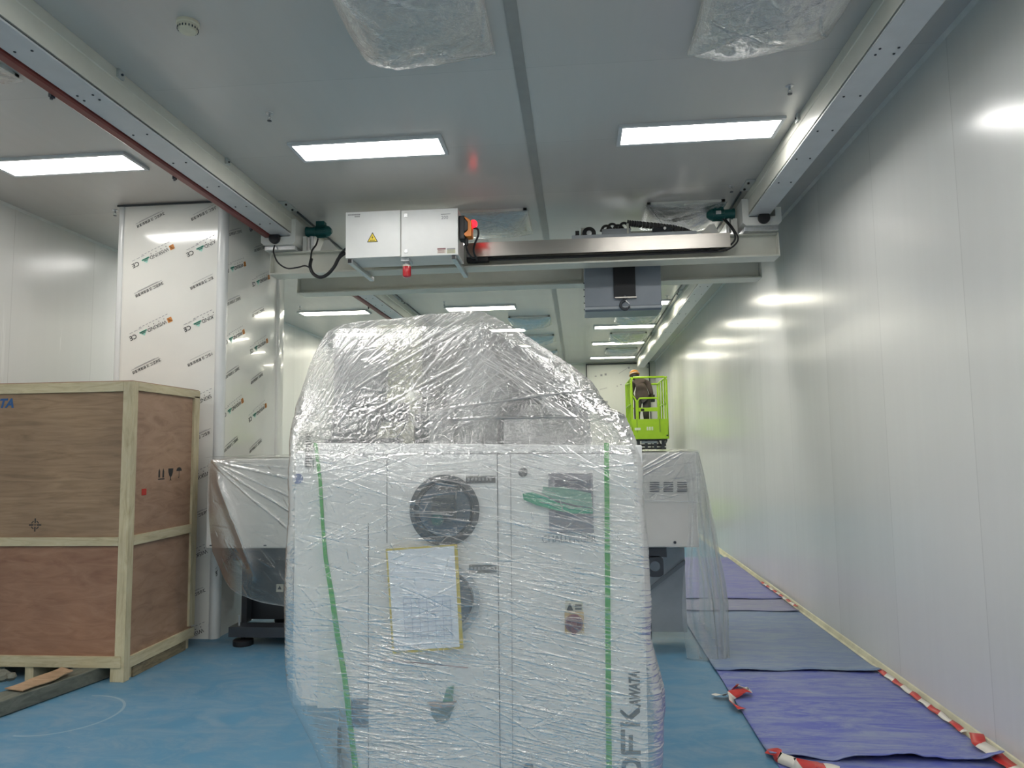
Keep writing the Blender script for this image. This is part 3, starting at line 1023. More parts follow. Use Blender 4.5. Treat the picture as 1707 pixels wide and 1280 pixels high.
# machinery on top
MB().box(-.02, 1.2, 7.02, 8.1, 3.757, 3.80, .004).build('trolley_frame', m_grey, ht)
wx = W(982, 393, 7.3)
o = MB().lathe([(.045, 0), (.070, .01), (.070, .045), (.050, .055)], (wx.x, 7.25, 3.885), (0, 1, 0), 30).build('trolley_wheel', m_black, ht, smooth=True)
MB().lathe([(.026, 0), (.026, -.012), (.012, -.014)], (wx.x, 7.25, 3.885), (0, 1, 0), 18).build('wheel_hub', m_zinc, o, smooth=True)
MB().box(wx.x - .085, wx.x - .01, 7.31, 7.32, 3.80, 3.965).build('wheel_bracket', m_cream, ht)
MB().box(wx.x - .14, wx.x - .10, 7.25, 7.33, 3.80, 3.915).build('limit_block', m_black, ht)
MB().box(.29, .58, 7.24, 7.44, 3.80, 3.92, .006).build('gear_housing', m_grey, ht)
for k, (xx, zz) in enumerate(((.31, .03), (.37, .045), (.43, .03), (.49, .05))):
    MB().tube([(.28 + k * .06, 7.3, 3.91), (xx + .0, 7.29, 3.93 + zz), (xx + .05, 7.3, 3.935 + zz), (xx + .09, 7.31, 3.92)], .014, 8).build('hose', m_black, ht, smooth=True)
MB().box(.54, .56, 7.23, 7.26, 3.80, 3.965).build('hose_bracket', m_cream, ht)
MB().box(.58, .82, 7.42, 7.6, 3.80, 3.94, .01).build('drive_box', m_cream, ht)
mm = MB().lathe([(.05, 0), (.062, .02), (.062, .16), (.045, .2)], (.80, 7.30, 3.87), (1, 0, 0), 22).build('hoist_motor', m_dark, ht, smooth=True)
MB().lathe([(.014, 0), (.014, -.01)], (.92, 7.235, 3.90), (0, 1, 0), 12).build('motor_cap', m_zinc, mm)
MB().box(1.01, 1.07, 7.22, 7.38, 3.80, 3.91, .005).build('motor_cap', m_black, mm)
# cable chain arching to the right
cp = [W(1045, 372, 7.3), W(1065, 374, 7.3), W(1095, 377, 7.3), W(1120, 380, 7.3), W(1142, 385, 7.3), W(1156, 391, 7.28), W(1163, 400, 7.26), W(1165, 410, 7.2)]
for a_, b_ in zip(cp[:-1], cp[1:]):
    pass
ch = MB()
for k in range(len(cp) - 1):
    n = 5
    for q in range(n):
        p0 = cp[k].lerp(cp[k + 1], q / n)
        p1 = cp[k].lerp(cp[k + 1], (q + .9) / n)
        ch.bar(p0, p1, .06, .045)
        ch.bar(p0, p0.lerp(p1, .5), .066, .05)
ch.build('cable_chain', m_black, ht)

# ---------------------------------------------------------------- film printed column
col = thing('wall_column', (-3.87, 7.2, 0), 'tall white column covered in protective film printed with upside down logos', 'column')


def rounded(x0, x1, y0, y1, r, n=8):
    pts = []
    for cx, cy, a0 in ((x1 - r, y0 + r, -90), (x1 - r, y1 - r, 0), (x0 + r, y1 - r, 90), (x0 + r, y0 + r, 180)):
        for k in range(n + 1):
            a = math.radians(a0 + 90 * k / n)
            pts.append((cx + r * math.cos(a), cy + r * math.sin(a)))
    return pts


m_colfilm = mat('column_film_white', (.74, .73, .68), .13, var=.02, scale=3, spec=.65, coat=.4)
# slight horizontal waviness of the film on the side
MB().prism(rounded(-4.42, -3.35, 6.5, 7.88, .075), 'Z', .0, H - .004).build('column_body', m_colfilm, col, smooth=True)
m_alu = mat('corner_profile', (.66, .67, .66), .22, var=.02, spec=.7)
MB().prism(rounded(-3.435, -3.335, 6.488, 6.60, .05), 'Z', .0, H - .004).build('corner_profile', m_alu, col, smooth=True)
MB().prism(rounded(-4.43, -4.375, 6.488, 6.56, .02), 'Z', .0, H - .004).build('corner_profile', m_alu, col, smooth=True)
MB().prism(rounded(-3.40, -3.325, 7.72, 7.90, .03), 'Z', .0, H - .004).build('corner_profile', m_colfilm, col, smooth=True)
MB().box(-4.44, -3.33, 6.48, 6.495, H - .02, H - .004).build('top_joint', m_darkline, col)


def logo(mb, o, ux, n):
    """WISKIND style logo line turned upside down, o = orange square centre, ux = direction along the wall"""
    ux = Vector(ux)
    up = Vector((0, 0, 1))
    a = math.radians(24)
    # text frame: rotated 180 + a
    e1 = -(ux * math.cos(a) + up * math.sin(a))
    e2 = -(up * math.cos(a) - ux * math.sin(a))
    o = Vector(o)

    def quad(c, w, h, mi):
        c = o + e1 * c[0] + e2 * c[1]
        n_ = n * .0012
        vs = [c + e1 * (sx * w / 2) + e2 * (sy * h / 2) + n_ for sx, sy in ((-1, -1), (1, -1), (1, 1), (-1, 1))]
        mb.add(vs, [(0, 1, 2, 3)], mi)
    return e1, e2, quad


def logo_block(mb, o, ux, n):
    e1, e2, quad = logo(mb, o, ux, n)
    o = Vector(o)
    quad((0, 0), .048, .048, 3)
    quad((-.006, .010), .022, .007, 4)
    quad((.008, -.006), .009, .022, 4)
    mb.text('WISKIND', .052, o + e1 * .036 - e2 * .016 + n * .0012, e1, e2, .0004, 0, squeeze=.95)
    for k in range(4):
        quad((.05 + k * .055, -.034), .008, .008, 0)
    for k in range(9):
        quad((.01 + k * .036, -.062), .022, .006, 1)
    # green drop badge
    c = o + e1 * .285 + n * .0012
    mb.add([c + e1 * .040 - e2 * .014, c - e1 * .040 - e2 * .014, c + e2 * .034], [(0, 1, 2)], 5)
    quad((.285, -.012), .08, .014, 2)
    quad((.285, .004), .042, .009, 2)
    mb.text('CE', .062, o + e1 * .36 - e2 * .022 + n * .0012, e1, e2, .0004, 0, bold=.001)
    for k in range(3):
        quad((.30 + k * .05, -.050), .036, .005, 1)


def glyph_block(mb, o, ux, n):
    """line of small dense characters, illegible, upside down"""
    e1, e2, quad = logo(mb, o, ux, n)
    r = random.Random(5)
    x = .055
    for k in range(10):
        if k == 4 or k == 5:
            x += .006
        for (cx, cy, w, h) in ((0, .011, .022, .004), (0, 0, .020, .0035), (0, -.011, .024, .004), (-.009, 0, .004, .026), (.008, r.uniform(-.004, .006), .004, .018), (r.uniform(-.004, .004), 0, .0035, .026)):
            if r.random() < .85:
                quad((x + cx, cy), w, h, 0)
        x += .030
    quad((.2, -.030), .30, .004, 1)
    quad((.2, -.036), .22, .003, 1)


m_mint = mat('mint_ink', (.35, .70, .58), .5)
inks = [m_ink, m_ink_grey, m_ink_green, m_ink_orange, mat('pale_orange_ink', (.75, .5, .3), .5), m_mint]
k_ = 6.5
pf = MB()
nf = Vector((0, -1, 0))
yb_ = 6.4985
# front face positions measured on the panel: [photo x, photo y]
for (x_, y_, kind) in ((286.5, 412, 'l'), (281, 352, 'g'), (279, 468, 'g'), (283, 533, 'l'), (274.5, 596, 'g'), (378, 393, 'l'), (372, 340, 'g'), (371, 455, 'g'), (374, 518, 'l'), (367, 583, 'g'),
                       (368, 652, 'l'), (361, 715, 'g'), (358, 783, 'l'), (355, 848, 'g'), (351, 915, 'l'), (349, 980, 'g'), (345, 1047, 'l')):
    p = W(x_, y_, yb_)
    (logo_block if kind == 'l' else glyph_block)(pf, (p.x, yb_, p.z), (1, 0, 0), nf)
# cut away anything reaching past the rounded corner or below the floor
keep_f, keep_mi = [], []
for f_, mi_ in zip(pf.f, pf.mi):
    if max(pf.v[i][0] for i in f_) < -3.437 and min(pf.v[i][2] for i in f_) > .02:
        keep_f.append(f_)
        keep_mi.append(mi_)
pf.f, pf.mi = keep_f, keep_mi
pf.build('printed_logos', inks, col)
ps = MB()
ns = Vector((1, 0, 0))
xs_ = -3.3485


def WX(x, y, X):
    d = FW + RT * ((x - 853.5) / F_PX) - UP * ((y - 640.0) / F_PX)
    return CP + d * (X / d.x)


for (x_, y_, kind) in ((408, 440, 'l'), (448, 462, 'l'), (404, 495, 'g'), (443, 514, 'g'), (406, 553, 'l'), (445, 568, 'l'), (402, 611, 'g'), (441, 621, 'g'), (404, 668, 'l'), (443, 676, 'l'),
                       (400, 728, 'g'), (439, 731, 'g'), (406, 384, 'g'), (446, 410, 'g'), (400, 790, 'l'), (396, 850, 'g'), (394, 915, 'l')):
    p = WX(x_, y_, xs_)
    (logo_block if kind == 'l' else glyph_block)(ps, (xs_, p.y, p.z), (0, 1, 0), ns)
ps.build('printed_logos', inks, col)

# ---------------------------------------------------------------- plywood crate
ck = thing('plywood_crate', (-4.38, 5.78, 0), 'tall reddish plywood crate with pale pine battens standing at left', 'crate')
CX0, CX1, CY0, CY1 = -5.32, -3.435, 5.275, 6.26
MB().box(CX0 + .02, CX1 - .02, CY0 + .02, CY1 - .02, .115, 2.25).build('crate_core', m_ply_side, ck)
MB().box(CX0, CX1 - .04, CY0 + .008, CY0 + .022, 1.02, 2.2).build('plywood_panel', m_ply_top, ck)
MB().box(CX0, CX1 - .04, CY0 + .008, CY0 + .022, .12, 1.02).build('plywood_panel', m_ply_low, ck)
MB().box(CX1 - .022, CX1 - .008, CY0 + .03, CY1 - .02, 1.02, 2.2).build('plywood_panel', m_ply_side, ck)
MB().box(CX1 - .022, CX1 - .008, CY0 + .03, CY1 - .02, .12, 1.02).build('plywood_panel', m_ply_side, ck)


def batten(x0, x1, y0, y1, z0, z1, m):
    MB().box(x0, x1, y0, y1, z0, z1, .002).build('batten', m, ck)


fy0, fy1 = CY0 - .012, CY0 + .012
batten(CX0, -3.502, fy0, fy1, 2.185, 2.262, m_pine_h)
batten(CX0, -3.502, fy0, fy1, 1.005, 1.07, m_pine_h)
batten(CX0, -3.447, fy0 - .006, fy1, .105, .185, m_pine_h)
batten(-3.500, -3.447, fy0, fy1, .187, 2.262, m_pine)
sx0, sx1 = CX1 - .012, CX1 + .012
batten(sx0, sx1, CY0 - .012, CY0 + .060, .0, 2.262, m_pine)
batten(sx0, sx1, CY1 - .09, CY1, .19, 2.21, m_pine)
batten(sx0, sx1, CY0 + .062, CY1, 2.195, 2.262, m_pine_h)
batten(sx0, sx1, CY0 + .062, CY1 - .092, 1.0, 1.075, m_pine_h)
batten(sx0, sx1, CY0 + .062, CY1, .085, .17, m_pine_h)
MB().box(CX0, CX1, CY0, CY1, 2.25, 2.27, .002).build('crate_lid', m_ply_side, ck)
MB().box(CX1 - .10, CX1 - .012, CY0 - .008, CY1 - .05, 0, .115, .004).build('skid', m_pine, ck)
MB().box(-4.22, -4.15, CY0 - .004, CY1 - .05, 0, .115, .004).build('skid', m_pine, ck)
MB().box(-5.2, -5.12, CY0 - .004, CY1 - .05, 0, .115, .004).build('skid', m_pine, ck)
MB().box(CX1 - .022, CX1 + .004, CY0 + .12, CY1 - .12, .0, .083, .004).build('skid_facing', wood('bark_edge_board', (.10, .08, .05), (.24, .19, .11), (.34, .28, .17), (4, 1, 9), 6), ck)
# marks
yb2 = CY0 + .0075
p = W(22, 679, yb2)
MB().text('KAWATA', .098, (p.x, yb2 - .001, p.z), (1, 0, 0), (0, 0, 1), .001, align='RIGHT', font_shear=.25, bold=.004).build('blue_lettering', m_ink_blue, ck)
p = W(58.5, 875, yb2)
cm = MB()
yk = yb2 - .001
for s_ in (-1, 1):
    cm.box(min(s_ * .014, s_ * .05) + p.x, max(s_ * .014, s_ * .05) + p.x, yk, yk + .001, p.z - .005, p.z + .005)
    cm.box(p.x - .005, p.x + .005, yk, yk + .001, p.z + min(s_ * .014, s_ * .05), p.z + max(s_ * .014, s_ * .05))
cm.box(p.x - .005, p.x + .005, yk, yk + .001, p.z - .005, p.z + .005)
for q in range(4):
    for k in range(5):
        a0 = math.radians(22 + 90 * q + k * 9.2)
        a1 = math.radians(22 + 90 * q + (k + 1) * 9.2)
        r0, r1 = .027, .035
        cm.add([(p.x + r * math.cos(a), yk, p.z + r * math.sin(a)) for r, a in ((r0, a0), (r1, a0), (r1, a1), (r0, a1))], [(0, 1, 2, 3)])
cm.build('centre_of_gravity_mark', m_ink, ck)
xk = CX1 - .0075
hs = MB()


def side_poly(pts):
    hs.add([(xk + .0006, y, z) for y, z in pts], [tuple(range(len(pts)))])


def sy(px_, py_):
    q = WX(px_, py_, xk)
    return q.y, q.z


for xx in (265.7, 272.3):
    yy, zt = sy(xx, 781)
    _, zb = sy(xx, 796)
    side_poly([(yy - .012, zb), (yy + .012, zb), (yy + .012, zt - .022), (yy, zt + .004), (yy - .012, zt - .022)])
ya, z1_ = sy(263.5, 799)
yb3, _ = sy(274, 798)
side_poly([(ya, z1_ - .004), (yb3, z1_ - .004), (yb3, z1_ + .006), (ya, z1_ + .006)])
yc, zc = sy(284.5, 787)
w_ = .038
side_poly([(yc - w_, zc + .032), (yc + w_, zc + .032), (yc + w_ * .9, zc - .0), (yc + w_ * .5, zc - .03), (yc + .006, zc - .04), (yc + .006, zc - .062), (yc + .018, zc - .068), (yc - .018, zc - .068), (yc - .006, zc - .062), (yc - .006, zc - .04), (yc - w_ * .5, zc - .03), (yc - w_ * .9, zc)])
yc, zc = sy(298.5, 784)
side_poly([(yc + .042 * math.cos(math.radians(a)), zc + .032 * math.sin(math.radians(a)) - .004) for a in range(0, 181, 20)])
side_poly([(yc - .004, zc), (yc + .004, zc), (yc + .002, zc - .06), (yc - .004, zc - .06)])
side_poly([(yc - .014, zc - .062), (yc + .002, zc - .064), (yc + .002, zc - .056), (yc - .014, zc - .054)])
hs.build('handling_symbols', m_ink, ck)
ya, za = sy(240, 820)
MB().box(xk - .001, xk + .002, ya - .03, ya + .03, za - .025, za + .025).build('red_sticker', mat('red_sticker', (.45, .03, .02), .4), ck)

# timbers on the floor by the crate
def timber(name, p0, p1, w, h, m, label, cat):
    p0, p1 = Vector(p0), Vector(p1)
    d = (p1 - p0).normalized()
    u = Vector((-d.y, d.x, 0)) * w / 2
    o = thing(name, tuple((p0 + p1) / 2), label, cat)
    return o, d, u


tb = MB().bar((-3.97, 4.15, .055), (-3.66, 5.52, .055), .19, .10).build('floor_timber', m_oldwood, bevel=.006)
tag(tb, 'grey green weathered timber lying on the floor beneath the crate corner', 'timber')
tb = MB().bar((-4.9, 4.9, .05), (-4.45, 5.35, .05), .13, .09).build('floor_timber', m_oldwood, bevel=.006)
tag(tb, 'dark timber end on the floor at the left photo edge', 'timber')
sc_ = MB()
c0 = Vector((-3.80, 4.92, .112))
d = Vector((.25, 1, 0)).normalized()
u = Vector((1, -.25, 0)).normalized()
n = 12
top = []
for k in range(n + 1):
    t_ = k / n
    wd_ = .085 * (1 - .12 * math.sin(t_ * 9))
    zz = .004 + .022 * t_ * t_
    top.append((c0 + d * (-.21 + .42 * t_) - u * wd_ + Vector((0, 0, zz)), c0 + d * (-.21 + .40 * t_ + .02 * math.sin(t_ * 5)) + u * wd_ + Vector((0, 0, zz))))
vs, fs = [], []
for a_, b_ in top:
    vs += [a_, b_, a_ + Vector((0, 0, .007)), b_ + Vector((0, 0, .007))]
for k in range(n):
    i = k * 4
    fs += [(i + 2, i + 3, i + 7, i + 6), (i, i + 4, i + 5, i + 1), (i, i + 2, i + 6, i + 4), (i + 1, i + 5, i + 7, i + 3)]
fs += [(0, 1, 3, 2), (n * 4, n * 4 + 2, n * 4 + 3, n * 4 + 1)]
sc_.add(vs, fs)
tag(sc_.build('plywood_offcut', m_scrap), 'small curved plywood offcut resting on the weathered timber', 'wood scrap')
rg = MB()
for k in range(7):
    rg.lathe([(.0, -.03), (.03, -.02), (.042, 0), (.03, .025), (.0, .03)], (-4.06 + rnd.uniform(-.05, .05), 4.88 + rnd.uniform(-.06, .06), .145 + rnd.uniform(-.01, .02)), (rnd.uniform(-.3, .3), rnd.uniform(-.3, .3), 1), 9)
tag(rg.build('crumpled_strap', m_oldwood, smooth=True), 'crumpled dark green grey strapping on the timbers at the left edge', 'strapping')

# ---------------------------------------------------------------- rear machine
rm = thing('moulding_machine', (-1.1, 6.7, 0), 'long low white machine with dark base standing behind the wrapped cabinet', 'machine')
m_mach = mat('machine_beige_white', (.56, .55, .52), .4, var=.02)
m_base = mat('machine_black_base', (.018, .021, .026), .35)
MB().box(-3.225, .96, 6.05, 7.45, .88, 1.645, .012).build('upper_housing', m_mach, rm)
MB().box(-3.10, -.6, 6.55, 7.3, .17, .88).build('base_cabinet', m_base, rm)
MB().box(-3.10, .40, 6.24, 6.42, .085, .172, .004).build('base_beam', m_dark, rm)
MB().box(-3.10, .40, 7.1, 7.28, .085, .172, .004).build('base_beam', m_dark, rm)
for x in (-3.0, -1.8, .40):
    for y in (6.32, 7.2):
        MB().lathe([(.0, 0), (.085, 0), (.088, .012), (.088, .045), (.075, .055), (.02, .06), (.02, .09)], (x, y, 0), (0, 0, 1), 26).build('levelling_foot', m_black, rm, smooth=True)
MB().cyl((-3.03, 6.30, .17), (-3.03, 6.30, .26), .008, 10).build('levelling_bolt', m_zinc, rm)
MB().box(-3.06, -3.01, 6.40, 6.50, .17, .88).build('base_post', m_base, rm)
MB().box(-3.10, .42, 6.30, 6.44, .74, .88).build('cross_member', m_dark, rm)
# right side: post, lug plate with hole, lower guard
MB().box(.485, .565, 6.12, 6.35, .07, .88, .004).build('base_post', m_dark, rm)
lp = MB()
cxh, czh = W(1092, 944, 6.08).x, W(1092, 944, 6.08).z
outer, inner_ = [], []
sq = [(.56, .88), (.66, .88), (.66, czh), (cxh + .055, czh - .07), (cxh, czh - .075), (.56, czh - .075)]
nn = 24
for k in range(nn):
    a = 2 * math.pi * k / nn
    inner_.append((cxh + .042 * math.cos(a), czh + .042 * math.sin(a)))
    # outer rounded square
    ca, sa = math.cos(a), math.sin(a)
    r_ = 1 / max(abs(ca) / .068, abs(sa) / .085)
    r_ = min(r_, .092)
    outer.append((cxh + r_ * ca, czh + r_ * sa))
vs = [(x, y, z) for y in (6.075, 6.10) for (x, z) in outer] + [(x, y, z) for y in (6.075, 6.10) for (x, z) in inner_]
fs = []
for k in range(nn):
    k2 = (k + 1) % nn
    fs += [(k, k2, 2 * nn + k2, 2 * nn + k), (nn + k, 3 * nn + k, 3 * nn + k2, nn + k2), (k, nn + k, nn + k2, k2), (2 * nn + k, 2 * nn + k2, 3 * nn + k2, 3 * nn + k)]
lp.add(vs, fs)
lp.box(.56, .70, 6.075, 6.10, czh + .075, .88)
lp.build('lifting_lug', m_dark, rm)
MB().box(.565, .92, 6.62, 6.65, .07, .80, .004).build('lower_guard', mat('guard_grey', (.42, .46, .50), .35), rm)
MB().prism([(.6, .42), (.92, .66), (.92, .70), (.6, .46)], 'Y', 6.60, 6.62).build('guard_stiffener', mat('guard_grey_dark', (.26, .29, .32), .4), rm)
MB().box(.485, .525, 6.10, 6.12, .36, .50).build('machine_label', mat('label_cream2', (.62, .60, .50), .5), rm)
# vents: three groups of five louvres
for (xa) in (1083, 1106, 1129):
    g = MB()
    for k in range(5):
        a_, b_ = W(xa, 804 + k * 3.6, 6.05), W(xa + 16, 804 + k * 3.6, 6.05)
        g.box(a_.x, b_.x, 6.044, 6.052, a_.z - .006, a_.z + .003)
    g.build('vent_louvres', m_dark, rm)
a_ = W(467, 980, 6.54)
o = MB().box(a_.x - .035, a_.x + .03, 6.535, 6.55, a_.z - .034, a_.z + .034).build('warning_label', mat('label_cream2', (.62, .60, .50), .5), rm)
MB().prism([(a_.x - .022, a_.z - .012), (a_.x + .018, a_.z - .012), (a_.x - .002, a_.z + .022)], 'Y', 6.532, 6.536).build('label_triangle', m_ink, o)
for xx, yy_ in ((352, 909), (442, 909)):
    a_ = W(xx, yy_, 6.05)
    MB().box(a_.x - .012, a_.x + .012, 6.044, 6.052, a_.z - .005, a_.z + .005).build('housing_screw', m_dark, rm)
a_ = W(1125, 904, 6.05)
MB().cyl((a_.x, 6.042, a_.z), (a_.x, 6.052, a_.z), .012, 10).build('housing_screw', m_dark, rm)


def creases(u, v, segs):
    """ridges along line segments (start u, v, angle, length, width, height, bend, cloudiness) on a sheet"""
    d = np.zeros_like(u)
    c = np.zeros_like(u)
    lo, hi = v.min(axis=1), v.max(axis=1)
    for (a, b, ang, L, w, amp, bend, st) in segs:
        dx, dy = math.cos(ang), math.sin(ang)
        pad = 3 * w + .02 + abs(bend) * L * L
        rows = np.nonzero((hi > min(b, b + dy * L) - pad) & (lo < max(b, b + dy * L) + pad))[0]
        if not len(rows):
            continue
        r0, r1 = rows[0], rows[-1] + 1
        uu, vv = u[r0:r1], v[r0:r1]
        s = (uu - a) * dx + (vv - b) * dy
        q = (vv - b) * dx - (uu - a) * dy + bend * s * s
        msk = (np.abs(q) < 3 * w) & (s > 0) & (s < L)
        if not msk.any():
            continue
        sm, qm = s[msk], q[msk]
        g = np.exp(-(qm / w) ** 2) * np.clip(sm / L * 6, 0, 1) * np.clip((L - sm) / L * 6, 0, 1)
        d[r0:r1][msk] += amp * g
        c[r0:r1][msk] = np.maximum(c[r0:r1][msk], g * st)
    return d, c


# polythene sheet over the rear machine
ps_ = thing('polythene_cover', (-1.1, 6.0, .8), 'clear polythene sheet draped over the long white machine behind', 'plastic sheet')
rs = random.Random(21)
# right apron over the vents
nu, nv = 160, 110
U, V = np.meshgrid(np.linspace(0, 1, nu), np.linspace(0, 1, nv))
x = .15 + U * .84
ztop, zbot = 1.655, 1.27 - .03 * U
z = ztop + (zbot - ztop) * V
segs = [(.15, 1.30, .55, .75, .006, .012, .02, 1), (.35, 1.43, .42, .6, .005, .01, -.03, .9), (.30, 1.34, .5, .7, .004, .01, 0, .8)]
segs += [(.15 + rs.random() * .8, 1.25 + rs.random() * .4, rs.uniform(-.2, 1.2), rs.uniform(.08, .3), rs.uniform(.002, .005), rs.uniform(-.006, .006), 0, rs.uniform(.2, .7)) for k in range(60)]
d_, c_r = creases(x, z, segs)
c_r = np.maximum(c_r, np.exp(-((V - 1) / .015) ** 2) * .8)
y = 6.035 - np.clip(d_ + .006 * (1 + fbm(x * 7, z * 7, 5)), 0, .03)
grid_mesh('vent_apron', np.stack([x, y, z], -1), m_sheet, ps_, attr=c_r)
# top layer, slightly domed
U, V = np.meshgrid(np.linspace(-3.25, .99, 160), np.linspace(6.03, 7.47, 60))
zt = 1.662 + .006 * fbm(U * 4, V * 4, 9) + .012 * np.sin((V - 6.03) / 1.44 * math.pi)
grid_mesh('top_layer', np.stack([U, V, zt], -1), m_sheet, ps_, attr=np.zeros_like(U))
# right hand curtain hanging to the floor
nu, nv = 150, 170
U, V = np.meshgrid(np.linspace(0, 1, nu), np.linspace(0, 1, nv))
z = 1.655 * (1 - V) + .012 * V
fl = np.clip(V * 1.35, 0, 1) ** .75
xr_ = .975 + .17 * fl - .02 * np.clip(V - .8, 0, 1) * 5 * .3
ang = U * math.pi * .5
front = .84 + .04 * np.sin(V * 6)
x = np.where(U < .5, front + (xr_ - front) * np.sin(U * math.pi) ** .8, xr_)
y = np.where(U < .5, 6.03 - .05 * fl * np.sin(U * math.pi * 2), 6.03 + (U - .5) * 2.4)
fold = .018 * fl * np.sin(U * 46 + 2.2 * np.sin(V * 3 + U * 5)) + .012 * fl * fbm(U * 14, V * 5, 13)
x = x + fold * np.clip(U * 4, 0, 1)
y = y - np.abs(fold) * (U < .5) + .0
cc_ = np.clip(np.abs(np.gradient(fold, axis=1)) * 60, 0, 1) * .7 + np.clip((V - .93) * 14, 0, 1) * .4
grid_mesh('hanging_curtain', np.stack([x, y, z], -1), m_sheet, ps_, attr=cc_)
# left swag
nu, nv = 120, 120
top_l = [(347, 766), (385, 764), (430, 764), (484, 762)]
bot_l = [(352, 920), (380, 984), (430, 1005), (488, 1014)]


def curve(pts, t):
    pts = np.array(pts, float)
    s = np.linspace(0, 1, len(pts))
    # smooth interpolation
    tt = np.linspace(0, 1, 200)
    xs = np.interp(tt, s, pts[:, 0])
    yy = np.interp(tt, s, pts[:, 1])
    kx = np.convolve(np.pad(xs, 20, 'edge'), np.ones(41) / 41, 'valid')
    ky = np.convolve(np.pad(yy, 20, 'edge'), np.ones(41) / 41, 'valid')
    kx[0], ky[0], kx[-1], ky[-1] = xs[0], yy[0], xs[-1], yy[-1]
    return np.interp(t, tt, kx), np.interp(t, tt, ky)


t_ = np.linspace(0, 1, nu)
ax_, ay_ = curve(top_l, t_)
bx_, by_ = curve(bot_l, t_)
P = np.zeros((nv, nu, 3))
for i in range(nu):
    a_, b_ = W(ax_[i], ay_[i], 6.02), W(bx_[i], by_[i], 6.0)
    for j in range(nv):
        q = a_.lerp(b_, j / (nv - 1))
        P[j, i] = (q.x, 6.02 - .08 * math.sin(math.pi * j / (nv - 1)) * math.sin(math.pi * min(1, i / nu + .15)), q.z)
x0s, z0s = W(350, 768, 6.0).x, W(350, 768, 6.0).z
segs = [(x0s, z0s, -.22, .8, .006, .02, .0, 1), (x0s, z0s, -.55, 1.0, .007, .02, .0, 1), (x0s, z0s, -.68, 1.0, .005, .018, .02, .9), (x0s, z0s, -.40, .9, .005, .015, .02, .9),
        (x0s + .02, z0s, -1.05, 1.1, .05, .03, .12, .55), (x0s + .05, z0s - .1, -1.0, 1.0, .03, .02, .16, .6), (x0s, z0s, -.1, .8, .004, .01, 0, .8)]
segs += [(x0s + rs.random() * .7, z0s - rs.random() * 1.1, rs.uniform(-1.2, 0), rs.uniform(.05, .25), rs.uniform(.003, .006), rs.uniform(-.008, .008), 0, rs.uniform(.1, .5)) for k in range(90)]
d_, c_r = creases(P[..., 0], P[..., 2], segs)
P[..., 1] -= np.clip(d_, -.01, .06)
V = np.linspace(0, 1, nv)[:, None] * np.ones((1, nu))
c_r = np.maximum(c_r, np.exp(-((V - 1) / .01) ** 2) * .9)
m_swag = film_mat('polythene_swag', base=.045, crease=.42, bscale=25, bstr=.2, patch=.03, rough=.10)
grid_mesh('left_swag', P, m_swag, ps_, attr=c_r)

# ---------------------------------------------------------------- wrapped machine in front
YM = 2.65
wm = thing('wrapped_dryer', (-.43, 3.2, 0), 'large white machine tightly bundled in clear stretch film in the centre', 'machine')
m_panel = mat('dryer_white_panel', (.80, .79, .79), .35, var=.02)
m_panel2 = mat('dryer_side_panel', (.60, .60, .60), .4, var=.03)
m_glass = mat('dark_blue_glass', (.05, .075, .11), .08, coat=1)


def poly_at(pts, Y, th, name, m, parent, bevel=.0):
    q = [(W(a, b, Y).x, W(a, b, Y).z) for a, b in pts]
    return MB().prism(q, 'Y', Y, Y + th).build(name, m, parent, bevel=bevel)


Z0 = .12
body = MB().box(-.80, .195, 2.69, 3.72, Z0, 1.70, .006).build('machine_body', m_panel2, wm)
# front fascia between the green stripe and the right edge
stripe = [(525, 738), (533, 800), (537, 870), (542, 930), (552, 990), (562, 1060), (574, 1130), (582, 1200), (592, 1280), (607, 1400), (622, 1500)]
fas = [(p_[0] + 3, p_[1]) for p_ in stripe]
fpoly = [(W(a, b, YM).x, W(a, b, YM).z) for a, b in fas] + [(.215, W(622, 1500, YM).z), (W(1070, 742, YM).x, W(1070, 742, YM).z)]
MB().prism(fpoly, 'Y', YM, YM + .035).build('front_fascia', m_panel, wm, bevel=.004)
# green edge stripes
sv, sf = [], []
wdt = [5, 5, 5, 6, 8, 8.5, 8.5, 9, 9, 9, 9]
for (a, b), w_ in zip(stripe, wdt):
    p0, p1 = W(a - w_ * .45, b, YM - .004), W(a + w_ * .55, b, YM - .004)
    sv += [(p0.x, YM - .004, p0.z), (p1.x, YM - .004, p1.z), (p0.x, YM + .03, p0.z), (p1.x, YM + .002, p1.z)]
for k in range(len(stripe) - 1):
    i = 4 * k
    sf += [(i, i + 1, i + 5, i + 4), (i, i + 4, i + 6, i + 2), (i + 1, i + 3, i + 7, i + 5)]
MB().add(sv, sf).build('green_stripe', m_stripe_green, wm)
q = [(1007, 738), (1015, 738), (1020, 1280), (1023, 1500), (1012, 1500), (1010.5, 1280)]
poly_at(q, YM - .004, .006, 'green_stripe', m_stripe_green, wm)


def seam(pts, w=1.3, m=m_darkline, Y=YM - .001):
    g = MB()
    for (a, b), (c, d) in zip(pts[:-1], pts[1:]):
        p0, p1 = W(a, b, Y), W(c, d, Y)
        g.bar((p0.x, Y, p0.z), (p1.x, Y, p1.z), w * Y / F_PX, .003, (0, 1, 0))
    return g.build('panel_gap', m, wm)


seam([(829, 757), (831, 1000), (834, 1280), (835, 1450)])
seam([(851, 757), (853, 1000), (855, 1280)], .6)
seam([(645, 757), (645, 905)], .9)
seam([(614, 872), (614, 1280)], .9)
seam([(560, 757), (1062, 755)], .8)
